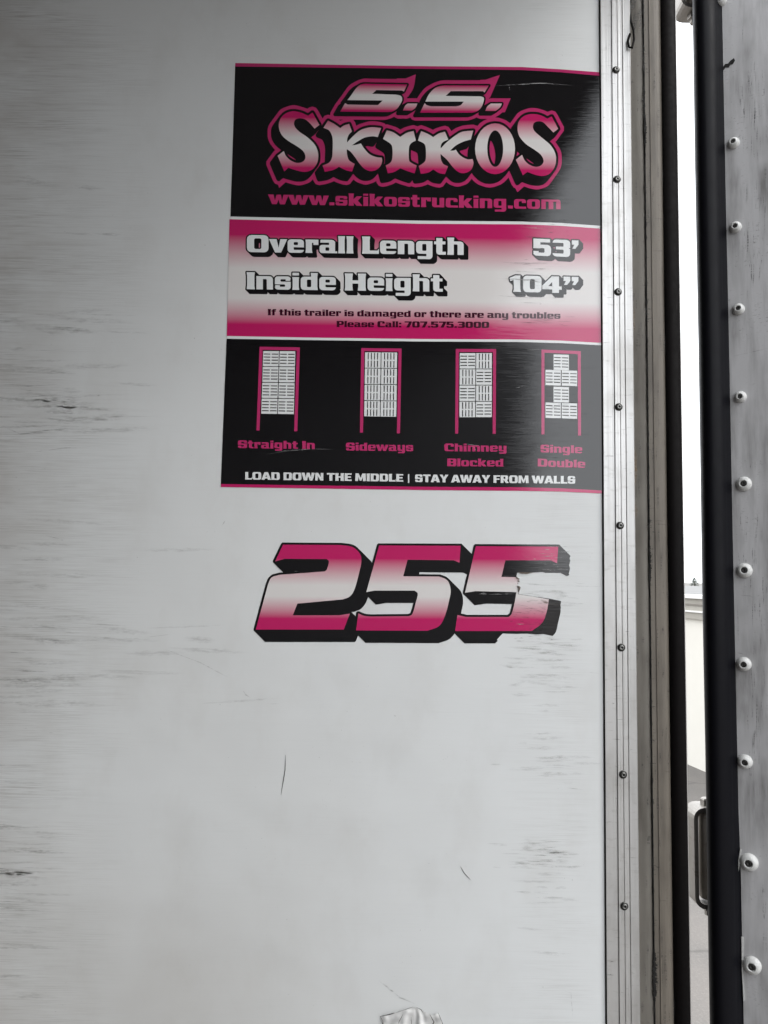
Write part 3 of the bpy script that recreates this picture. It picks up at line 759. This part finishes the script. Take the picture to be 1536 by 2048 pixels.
spikes = [tr(q, ox, oy) for q, ox, oy in (
    ([(1100,130,1),(1240,130,1),(1395,65,1),(1360,270),(1275,415,1),(1205,400,1)], 650, 140),
    ([(1000,150,1),(1080,150,1),(1305,75,1),(1150,430,1),(1068,400,1)], 830, 140),
    ([(1150,435,1),(1470,435,1),(1380,650,1),(1200,640,1)], 830, 140),
    ([(130,820,1),(295,1275,1),(400,1180,1),(300,900,1)], 520, 210),
    ([(620,1140,1),(730,1340,1),(830,1250,1),(700,1000,1)], 940, 210))]
outline = join_shapes(skp + ssp + [shape([(1, q)]) for q in spikes])
shadow = join_shapes(skb + ssb)
lay('logo_outline', outline, O2, MAT['rose'], sticker)
lay('logo_shadow', shadow, O3, MAT['ink'], sticker)
lay('name_lettering', merge(sk), O4, MAT['grad_logo'], sticker, gy=lambda x, y: (y - (222 + (x - 540) * .012)) / 122)
lay('initials_lettering', merge(ss), O4, MAT['grad_logo'], sticker, gy=lambda x, y: (y - (163 + (x - 690) * .010)) / 62)
lay('website_lettering', merge(line_text('www.skikostrucking.com', 537.5, 408, 1122, 420.5, 24.5, bend=-2)), O2, MAT['rose'], sticker)

# --- dimension lines
for s, x0, y0, x1, y1, h in (('Overall Length', 493.4, 504.2, 928.5, 510, 34.4), ('53’', 1066.5, 511, 1158, 515, 34),
                             ('Inside Height', 493, 578.4, 886, 583.4, 34.2), ('104”', 1019.6, 583.4, 1158, 587, 33)):
    L = line_text(s, x0, y0, x1, y1, h)
    bk = join_shapes([grown(V, T, 2.7, (7, 7)) for V, T in L])
    b = lay('lettering_shadow', bk, O2, MAT['ink'], sticker)
    lay('dimension_lettering', merge(L), O3, MAT['white'], b)
for s, x0, y0, x1, y1, h in (('If this trailer is damaged or there are any troubles', 535.5, 630.5, 1121, 637.5, 12.6), ('Please Call: 707.575.3000', 673, 654, 978.5, 655.8, 12.2)):
    lay('notice_lettering', merge(line_text(s, x0, y0, x1, y1, h)), O2, MAT['maroon'], sticker)
for lines in ((('Straight In', 475.6, 896, 630, 898.2, 15.6),), (('Sideways', 691.7, 901, 826.6, 902.5, 15.8),),
              (('Chimney', 888.6, 902.4, 1013.5, 903.4, 15.4), ('Blocked', 894, 932.3, 1007, 933, 15.4)),
              (('Single', 1081, 904.8, 1164.7, 906.6, 15.6), ('Double', 1075, 932.8, 1170.7, 935.8, 15.6))):
    L = []
    for a in lines: L += line_text(*a)
    lay('caption_lettering', merge(L), O2, MAT['rose'], sticker)
Lw = line_text('LOAD DOWN THE MIDDLE |', 490, 959, 821, 963.5, 15.2) + line_text('STAY AWAY FROM WALLS', 830, 964, 1150.6, 967.4, 15.2)
lay('warning_lettering', merge(Lw), O2, MAT['white'], sticker)

# --- loading diagrams
def bil(q, u, v):
    (ax, ay), (bx, by), (cx, cy), (dx, dy) = q          # TL TR BR BL
    return ((ax*(1-u) + bx*u)*(1-v) + (dx*(1-u) + cx*u)*v, (ay*(1-u) + by*u)*(1-v) + (dy*(1-u) + cy*u)*v)
def sub(q, u0, v0, u1, v1): return [bil(q, u0, v0), bil(q, u1, v0), bil(q, u1, v1), bil(q, u0, v1)]
def pallet(q, horiz):
    it = [(1, q)]
    for k in range(4):
        c = .2 + .2 * k; t = .032
        for s0, s1 in ((.035, .46), (.54, .965)):
            it.append((-1, sub(q, s0, c - t, s1, c + t) if horiz else sub(q, c - t, s0, c + t, s1)))
    return shape(it)
def diagram(frame, pallets):
    # frame: outer TL, TR, bottom left, bottom right, bar width
    (ax, ay), (bx, by), (cx, cy), (dx, dy), t = frame
    pts = [(ax, ay), (bx, by), (dx, dy), (dx - t, dy), (bx - t, by + t), (ax + t, ay + t), (cx + t, cy), (cx, cy)]
    d = lay('load_diagram', shape([(1, pts)]), O2, MAT['rose'], sticker)
    lay('pallet_grid', merge([pallet(q, h) for q, h in pallets]), O2, MAT['white'], d)
def zi(x, y): return (430 + x/3.84, 670 + y/3.84)
def zj(x, y): return (810 + x/3.84, 670 + y/3.84)
def grid(q, pat):
    out = []
    for r in range(4):
        for c in range(2):
            out.append((sub(q, c*.5 + .012, r*.25 + .006, c*.5 + .488, r*.25 + .244), pat(r, c)))
    return out
diagram((zi(342, 90), zi(652, 95), zi(318, 733), zi(632, 739), 6.2), grid([zi(368, 120), zi(620, 122), zi(608, 611), zi(352, 607)], lambda r, c: True))
diagram((zi(1123, 100), zi(1433, 104), zi(1113, 750), zi(1421, 755), 6.2), grid([zi(1150, 130), zi(1402, 132), zi(1395, 631), zi(1143, 627)], lambda r, c: False))
diagram((zj(390, 107), zj(700, 108), zj(385, 758), zj(697, 759), 6.2), grid([zj(418, 136), zj(670, 136), zj(669, 634), zj(415, 634)], lambda r, c: (r + c) % 2 == 0))
pl = []
for cy, dbl in ((147, 0), (267, 1), (395, 0), (518, 1)):
    for c0 in ((1079, 1204) if dbl else (1141,)):
        sl_ = (c0 - 1079) * .03
        pl.append(([zj(c0, cy + sl_), zj(c0 + 118, cy + 4 + sl_), zj(c0 + 118, cy + 122 + sl_), zj(c0, cy + 118 + sl_)], True))
diagram((zj(1048, 112), zj(1350, 124), zj(1048, 763), zj(1352, 772), 6.0), pl)

# ------------------------------------------------------------------ number decal
num = thing('number_decal', 'pink and white number 255 with black drop edge, torn at right', 'number decal', W(820, 1190, -.001))
def zg(pts): return smooth_poly(pts, 4.267, 480, 1060, 4)
def zh(pts): return smooth_poly(pts, 4.267, 820, 1060, 4)
d2 = zg([(368,125,1),(860,128,1),(960,145),(1022,200),(1036,270),(1015,370),(980,500),(940,565),(880,592,1),(490,628,1),(450,728,1),(850,728,1),(938,713,1),(885,850,1),(135,850,1),(240,460,1),(270,405),(340,382,1),(720,354,1),(742,335),(758,270),(740,248,1),(380,246,1),(300,268,1)])
d5 = zg([(1188,132,1),(1883,135,1),(1873,280,1),(1825,258,1),(1430,254,1),(1393,395,1),(1700,397,1),(1770,430),(1798,510),(1785,600),(1750,730),(1700,820),(1600,860,1),(990,857,1),(1010,712,1),(1060,732),(1110,738,1),(1440,735,1),(1472,715),(1500,620),(1517,545),(1490,517,1),(1150,517,1),(1078,530,1)])
d5t = zh([(562,138,1),(1265,142,1),(1255,285,1),(1205,260,1),(815,258,1),(780,400,1),(905,402,1),(932,425,1),(918,470,1),(938,490,1),(922,548,1),(1050,568,1),(1185,592,1),(1168,690),(1130,790),(1040,862,1),(385,862,1),(405,725,1),(480,742,1),(840,742,1),(868,715),(890,630),(908,530,1),(560,522,1),(470,535,1)])
TORN1 = zh([(915,365,1),(980,368,1),(1060,362,1),(1135,358,1),(1160,366,1),(1260,370,1),(1300,378,1),(1335,392,1),(1362,386,1),(1500,390,1),(1500,612,1),(1292,606,1),(1180,584,1),(1050,566,1),(926,546,1),(938,490,1),(918,470,1),(932,425,1),(908,395,1)])
TORN2 = zh([(792,882,1),(900,886,1),(1000,884,1),(1080,892,1),(1140,888,1),(1180,896,1),(1232,906,1),(1240,884,1),(1300,880,1),(1500,900,1),(1500,1050,1),(690,1050,1),(728,966,1),(748,948,1),(742,935,1)])
TORN3 = zh([(1372,215,1),(1362,240,1),(1368,262,1),(1358,300,1),(1366,330,1),(1355,372,1),(1366,395,1),(1460,395,1),(1460,215,1)])
TORN4 = zh([(1292,600,1),(1284,640,1),(1290,680,1),(1276,740,1),(1262,800,1),(1252,850,1),(1240,884,1),(1400,884,1),(1400,600,1)])
gyn = lambda x, y: (y - 1089 - (x - 560) * .004) / 172
digs = [shape([(1, d)]) for d in (d2, d5, d5t)]
digs[2] = cut(digs[2], [TORN1])
back = [grown(V, T, 4.6, (20.5, 20.5)) for V, T in digs[:2]]
full5 = shape([(1, zh([(562,138,1),(1265,142,1),(1255,285,1),(1205,260,1),(815,258,1),(780,400,1),(1082,402,1),(1150,432),(1182,510),(1168,690),(1130,790),(1040,862,1),(385,862,1),(405,725,1),(480,742,1),(840,742,1),(868,715),(890,630),(908,530,1),(560,522,1),(470,535,1)]))])
b5 = cut(grown(*full5, 4.6, (20.5, 20.5)), [TORN1, TORN2, TORN3, TORN4])
lay('number_backing', join_shapes(back + [b5]), .0004, MAT['ink'], num)
for k, S in enumerate(digs):
    dg = lay('digit', S, .0007, MAT['grad_num'], num, gy=gyn, label='torn and scuffed last digit 5' if k == 2 else None)

# ------------------------------------------------------------------ scratches, rubs and tears
class Marks:
    def __init__(s): s.V, s.F, s.uv, s.k = [], [], [], 0
    def add(s, pts, wd, jit=.25, off=.0002, seed=0, y=0.0, fn=None):
        rg = random.Random(seed + s.k * 13); s.k += 1
        # resample
        q = []
        for (a, b) in zip(pts[:-1], pts[1:]):
            m = max(2, int(math.hypot(b[0]-a[0], b[1]-a[1]) / 6))
            q += [(a[0] + (b[0]-a[0])*i/m, a[1] + (b[1]-a[1])*i/m) for i in range(m)]
        q.append(pts[-1]); n = len(q); b0 = len(s.V); o = off + 1.5e-6 * s.k
        for i, (px, py) in enumerate(q):
            a = q[max(i-1, 0)]; b = q[min(i+1, n-1)]
            dx, dy = b[0]-a[0], b[1]-a[1]; l = math.hypot(dx, dy) or 1
            f = i / (n-1); tw = wd * (math.sin(math.pi * min(max(f, .02), .98)) ** .5) * (1 + rg.uniform(-jit, jit)) / 2
            jx = rg.uniform(-jit, jit) * wd * .4
            nx, ny = -dy/l, dx/l
            for sg in (-1, 1):
                s.V.append(fn(px + nx*(tw*sg + jx), py + ny*(tw*sg + jx), o) if fn else W(px + nx*(tw*sg + jx), py + ny*(tw*sg + jx), y - o)); s.uv.append((f, .5 + sg*.5))
            if i: s.F.append((b0+2*i-2, b0+2*i, b0+2*i+1, b0+2*i-1))
    def put(s, o, mat):
        """add the marks to the mesh of the surface they are on"""
        if not s.F: return
        me = o.data; me.materials.append(mat); mi = len(me.materials) - 1
        org = wloc(o); bm = bmesh.new(); bm.from_mesh(me)
        L = bm.loops.layers.uv.get('UVMap') or bm.loops.layers.uv.new('UVMap')
        vs = [bm.verts.new(v - org) for v in s.V]
        for f in s.F:
            a, b, c = (s.V[i] for i in f[:3])
            f = f if (b-a).cross(c-a).y < 0 else f[::-1]
            fc = bm.faces.new([vs[i] for i in f]); fc.material_index = mi
            for lp, i in zip(fc.loops, f): lp[L].uv = s.uv[i]
        bm.to_mesh(me); bm.free()
    def build(s, name, mat, parent):
        # face the room
        F2 = []
        for f in s.F:
            a, b, c = (s.V[i] for i in f[:3])
            F2.append(f if (b-a).cross(c-a).y < 0 else f[::-1])
        return obj(name, s.V, F2, mat, parent, uv=s.uv)
rg = random.Random(21)
soft = Marks(); dark = Marks()
def clump(m, cx, cy, sx, sy, n, lmin, lmax, w0, w1, slope=.02):
    for _ in range(n):
        x = rg.gauss(cx, sx); y = rg.gauss(cy, sy); l = rg.uniform(lmin, lmax); s_ = slope + rg.gauss(0, .045)
        m.add([(x - l/2, y - l/2*s_), (x, y + rg.uniform(-1.5, 1.5)), (x + l/2, y + l/2*s_)], rg.uniform(w0, w1))
for cx, cy, sx, sy, n in ((110, 800, 75, 45, 34), (60, 1250, 60, 90, 22), (75, 1370, 60, 22, 16), (25, 1720, 40, 90, 26), (30, 1850, 40, 70, 14), (150, 640, 70, 30, 10), (140, 420, 90, 60, 5), (200, 1300, 130, 80, 14)):
    clump(soft, cx, cy, sx, sy, n, 40, 190, 3, 15)
for cx, cy, sx, sy, n in ((1090, 1340, 45, 35, 34), (1075, 1500, 30, 60, 14), (1085, 1710, 35, 22, 34), (1090, 1790, 30, 60, 12), (1110, 1560, 30, 30, 8), (1100, 1180, 25, 25, 16), (1100, 1290, 30, 10, 10)):
    clump(soft, cx, cy, sx, sy, n, 20, 95, 1.5, 8)
clump(dark, 1085, 1716, 30, 8, 9, 20, 70, .8, 1.8); clump(dark, 1095, 1330, 40, 22, 9, 12, 50, .6, 1.3)
clump(dark, 90, 800, 60, 40, 8, 20, 90, .6, 1.4); clump(dark, 60, 1330, 50, 60, 12, 20, 110, .8, 2); clump(dark, 10, 1800, 25, 90, 12, 20, 80, .8, 1.8)
for p, wd in (([(0, 850), (40, 868), (90, 865), (140, 858)], 2.6), ([(60, 905), (130, 896), (190, 893)], 2.4), ([(40, 868), (100, 860), (142, 857)], 2), ([(0, 768), (60, 772), (120, 768)], 3), ([(60, 1070), (95, 1072), (130, 1080)], 1.6), ([(160, 1274), (240, 1277)], 1.8), ([(290, 1275), (345, 1268)], 1.5),
              ([(320, 1295), (400, 1325), (470, 1362)], 1.6), ([(443, 1053), (451, 1040)], 2.2), ([(485, 1380), (492, 1390), (502, 1396)], 3), ([(538, 1408), (560, 1407)], 2), ([(0, 1895), (40, 1898)], 4), ([(755, 1959), (800, 1995), (835, 2010)], 3.5), ([(1122, 1980), (1142, 1986), (1146, 2040)], 1.2), ([(1130, 1575), (1172, 1580)], 1.6)):
    dark.add(p, wd, .15)
for px, py in ((393, 492), (410, 490), (440, 1408), (577, 1988), (76, 762), (197, 791), (124, 1080), (858, 1727), (790, 1432), (1112, 1733), (1105, 1734), (1140, 1735), (52, 1457), (1118, 1982), (1086, 1974), (655, 1960)):
    dark.add([(px - 2.6, py), (px + 2.6, py + rg.uniform(-1, 1))], rg.uniform(1.6, 3))
soft.put(lining, MAT['soft_mark']); dark.put(lining, MAT['faint_mark'])
sc = Marks()
sc.add([(571, 1510), (570, 1540), (566, 1565), (562, 1590)], 1.5, .1); sc.add([(921, 1733), (928, 1746), (941, 1760)], 1.6, .1)
sc.put(lining, MAT['scratch'])
# wear on the sticker's right end
sw = Marks(); sp = Marks()
def mm(x, y): return (810 + x/3.84, 430 + y/3.84)
for a in ([(720, 360), (830, 368), (1000, 370), (1140, 366)], [(860, 378), (980, 384)], [(660, 615), (800, 625), (960, 636), (1260, 636)], [(880, 670), (1040, 678)], [(1020, 672), (1050, 680), (1030, 690)], [(890, 800), (1050, 815), (1190, 795)], [(900, 825), (1080, 822), (1140, 815)],
          [(900, 165), (1110, 172)], [(1050, 50), (1130, 46), (1260, 40)], [(1040, 95), (1090, 100), (1180, 96)], [(1090, 135), (1150, 130)], [(700, 485), (790, 490), (1060, 500)], [(800, 430), (1010, 440)], [(950, 505), (1060, 512)]):
    sw.add([mm(*p) for p in a], rg.uniform(1.2, 2.6), .35, off=.0014)
for _ in range(46):
    x = rg.uniform(1050, 1140); y = rg.choice((rg.gauss(455, 9), rg.gauss(527, 6), rg.gauss(560, 14), rg.gauss(640, 8), rg.gauss(720, 30), rg.gauss(395, 8))); l = rg.uniform(8, 60)
    sw.add([(x - l/2, y), (x + l/2, y + rg.uniform(-1, 2))], rg.uniform(.6, 1.6), .35, off=.0014)
for _ in range(40):
    x = rg.uniform(1050, 1180); y = rg.uniform(690, 970); l = rg.uniform(8, 55)
    sw.add([(x - l/2, y), (x + l/2, y + rg.uniform(-1, 1))], rg.uniform(.6, 1.4), .35, off=.0014)
for a in ([(985, 172), (1050, 168), (1080, 166), (1150, 171)], [(1018, 170), (1020, 182)], [(1010, 556), (1050, 560), (1090, 557)], [(1050, 560), (1085, 566)], [(528, 910), (570, 902), (620, 898), (668, 899)], [(944, 890), (950, 897), (953, 904)], [(930, 888), (962, 892)], [(1048, 455), (1090, 457), (1120, 455)], [(1052, 700), (1100, 698)], [(1030, 777), (1052, 770)]):
    sp.add(a, rg.uniform(1.2, 2.4), .3, off=.0015)
sw.put(dimp, MAT['dark_mark']); sp.put(dimp, MAT['pale_mark'])
# scuffs on the last digit and the curled, torn edge of its film
nw = Marks(); npale = Marks()
for _ in range(70):
    x = 820 + rg.uniform(850, 1180)/4.267; y = 1060 + rg.choice((rg.uniform(600, 720), rg.uniform(730, 870)))/4.267; l = rg.uniform(4, 22)
    nw.add([(x - l/2, y), (x, y + rg.uniform(-2, 2)), (x + l/2, y + rg.uniform(-1, 1))], rg.uniform(.7, 1.5), .4, off=.0014)
for _ in range(24):
    x = 820 + rg.uniform(1000, 1350)/4.267; y = 1060 + rg.uniform(140, 350)/4.267; l = rg.uniform(10, 44)
    npale.add([(x - l/2, y), (x + l/2, y)], rg.uniform(.5, 1.1), .4, off=.0014)
nw.add([(820 + 932/4.267, 1060 + 400/4.267), (820 + 916/4.267, 1060 + 470/4.267), (820 + 930/4.267, 1060 + 545/4.267)], 5, .5, off=.0015)
for _ in range(14):
    x = 820 + rg.uniform(880, 1250)/4.267; y = 1060 + rg.gauss(925, 14)/4.267; l = rg.uniform(5, 22)
    nw.add([(x - l/2, y), (x + l/2, y)], rg.uniform(.6, 1.6), .4, off=.0003)
npale.add([(820 + 580/4.267, 1060 + 548/4.267), (820 + 660/4.267, 1060 + 545/4.267)], 4, .4, off=.0015)
npale.add([(820 + 670/4.267, 1060 + 550/4.267), (820 + 890/4.267, 1060 + 542/4.267)], 1.5, .4, off=.0015)
npale.add([(820 + 900/4.267, 1060 + 800/4.267), (820 + 980/4.267, 1060 + 802/4.267)], 3, .4, off=.0015)
br = Marks()
for q in ([(895, 398), (926, 420), (922, 460)], [(916, 450), (928, 500), (920, 540)], [(905, 402), (930, 425), (918, 470)], [(918, 470), (938, 490), (924, 545)], [(1110, 600), (1190, 625)], [(915, 365), (1000, 368), (1060, 362)]):
    br.add([(820 + x/4.267, 1060 + y/4.267) for x, y in q], 4.5, .6, off=.0016)
br.put(dg, mark_mat('torn_film_edge', (.13, .095, .07), 1.8)); nw.put(dg, MAT['dark_mark']); npale.put(dg, MAT['pale_mark'])
# marks on the door skin
dm = Marks()
for cx, cy, sx, sy, n in ((1490, 190, 12, 60, 26), (1515, 230, 10, 60, 20), (1500, 480, 10, 60, 22), (1520, 380, 8, 80, 16), (1500, 1080, 12, 90, 22), (1512, 1450, 8, 60, 26), (1518, 1250, 10, 90, 16), (1530, 1830, 5, 60, 10)):
    for _ in range(n):
        x = rg.gauss(cx, sx); y = rg.gauss(cy, sy); l = rg.uniform(10, 60)
        if x < 1478 or x > 1545: continue
        dm.add([(x, y - l/2), (x + rg.uniform(-1, 1), y), (x + rg.uniform(-2, 2), y + l/2)], rg.uniform(.8, 2.4), .3, off=.0002, fn=PD)
for p in ([(1458, 714), (1500, 705), (1545, 694)], [(1474, 1090), (1480, 1130), (1474, 1160)], [(1475, 1200), (1477, 1290)], [(1478, 1190), (1500, 1192), (1512, 1197)], [(1474, 1305), (1490, 1309)]):
    dm.add(p, 1.4, .2, off=.0003, fn=PD)
dm.put(skin, MAT['dark_mark'])

sm = Marks(); pm = Marks(); tk = Marks(); tl = Marks()
def seam_x(y): return 1287.5 + (y - 0) * .0125
for _ in range(90):
    y = rg.uniform(0, 2048); x = seam_x(y) + rg.gauss(0, 1.5); l = rg.choice((4, 6, 6, 10, 18))
    sm.add([(x - l*.6, y), (x, y + rg.uniform(-1, 1)), (x + l*.4, y + rg.uniform(-1, 1))], rg.uniform(1, 3.2), .4, off=.003)
for y0 in (105, 128, 620, 628, 1045, 1050, 1410, 1475, 1730):
    for _ in range(7):
        x = seam_x(y0) + rg.gauss(0, 3); y = y0 + rg.gauss(0, 7)
        sm.add([(x - 4, y), (x + 4, y + rg.uniform(-2, 2))], rg.uniform(2, 5), .5, off=.0032)
for x, y, l, wd in ((1322, 437, 30, 2), (1318, 501, 36, 2), (1330, 847, 26, 1.6), (1322, 1041, 44, 2.4), (1328, 1048, 34, 2), (1340, 1543, 26, 1.6), (1316, 1330, 20, 1.2), (1325, 250, 26, 1.2), (1330, 700, 24, 1.4), (1325, 1800, 24, 1.4)):
    pm.add([(x - l/2, y), (x + l/2, y + 2)], wd, .3, off=.0016)
for _ in range(60):
    y = rg.uniform(0, 2048); x = rg.uniform(1300, 1334) + (y - 1024) * .0135; l = rg.uniform(12, 70)
    pm.add([(x, y - l/2), (x + rg.uniform(-1, 1), y + l/2)], rg.uniform(1.5, 5), .3, off=.0015)
for _ in range(40):
    y = rg.uniform(0, 2048); x = rg.uniform(1270, 1292) + (y - 1024) * .0115; l = rg.uniform(10, 60)
    sm.add([(x, y - l/2), (x + rg.uniform(-2, 2), y + l/2)], rg.uniform(2, 6), .4, off=.002)
for _ in range(10):
    y = rg.uniform(-5, 70); x = rg.uniform(1264, 1284); l = rg.uniform(20, 50)
    sm.add([(x, y - l/2), (x, y + l/2)], rg.uniform(6, 12), .4, off=.0022)
for _ in range(70):
    y = rg.uniform(0, 2048); x = rg.uniform(1209, 1268) + (y - 1024) * .008; l = rg.uniform(3, 22)
    (tk if rg.random() < .6 else tl).add([(x - l/2, y), (x + l/2, y + rg.uniform(-2, 2))], rg.uniform(.8, 2.2), .4, off=.0062)
rust = Marks()
for y, l in ((925, 60), (945, 50), (1020, 40), (640, 50)):
    rust.add([(1271 + (y - 1024) * .009, y - l/2), (1272 + (y - 1024) * .009, y + l/2)], 7, .4, off=.0024)
sm.put(caulk, MAT['dark_mark']); rust.put(caulk, mark_mat('rust_stain', (.20, .11, .045), .8))
pm.put(post, MAT['dark_mark']); tk.put(trim, MAT['dark_mark']); tl.put(trim, MAT['pale_mark'])
# torn lining at the foot of the picture: a crumpled flap lifted off the wall
FL = [(760, 2034), (780, 2028), (800, 2022), (826, 2014), (833, 2016), (842, 2020), (856, 2027), (866, 2030), (878, 2026), (884, 2044), (892, 2070), (880, 2110), (800, 2120), (765, 2100), (768, 2050)]
V, Fs = [], []; NX, NY = 48, 36; id_ = {}
for j in range(NY + 1):
    for i in range(NX + 1):
        px = 758 + 138 * i / NX; py = 2012 + 110 * j / NY
        d_ = min(math.hypot(px - a_[0], py - a_[1]) for a_ in FL)
        ang = math.atan2(px - 832, py - 2010)
        h = .0012 + .0032 * min(1, d_ / 14) * (.5 + .5 * math.sin(ang * 7 + 3 * mn.noise((px * .05, py * .05, 5.0)))) + .0012 * mn.noise((px * .07, py * .04, 2.0))
        id_[i, j] = len(V); V.append(W(px, py, -max(h, .0006)))
cells = np.array([(758 + 138 * (i + .5) / NX, 2012 + 110 * (j + .5) / NY) for j in range(NY) for i in range(NX)])
ins = inside(cells, FL)
for j in range(NY):
    for i in range(NX):
        if ins[j*NX + i]: Fs.append((id_[i, j], id_[i, j+1], id_[i+1, j+1], id_[i+1, j]))
flap = obj('torn_flap', V, Fs, plain('torn_lining', (.68, .68, .67), .5, nz=.06, spec=.4), trailer, smooth=True)
tm = Marks()
for p, wd in (([(760, 2033), (775, 2030), (790, 2026)], 1.8), ([(790, 2026), (826, 2014)], .8), ([(761, 2034), (766, 2042), (764, 2060)], 1.5), ([(833, 2015), (842, 2019), (846, 2026)], 1.4), ([(860, 2030), (868, 2044), (858, 2060)], 1.4), ([(876, 2025), (884, 2044), (890, 2062)], 1), ([(822, 2034), (824, 2060)], .9), ([(806, 2028), (796, 2048)], .8)):
    tm.add(p, wd, .5, off=.007)
tm.put(flap, MAT['scratch'])
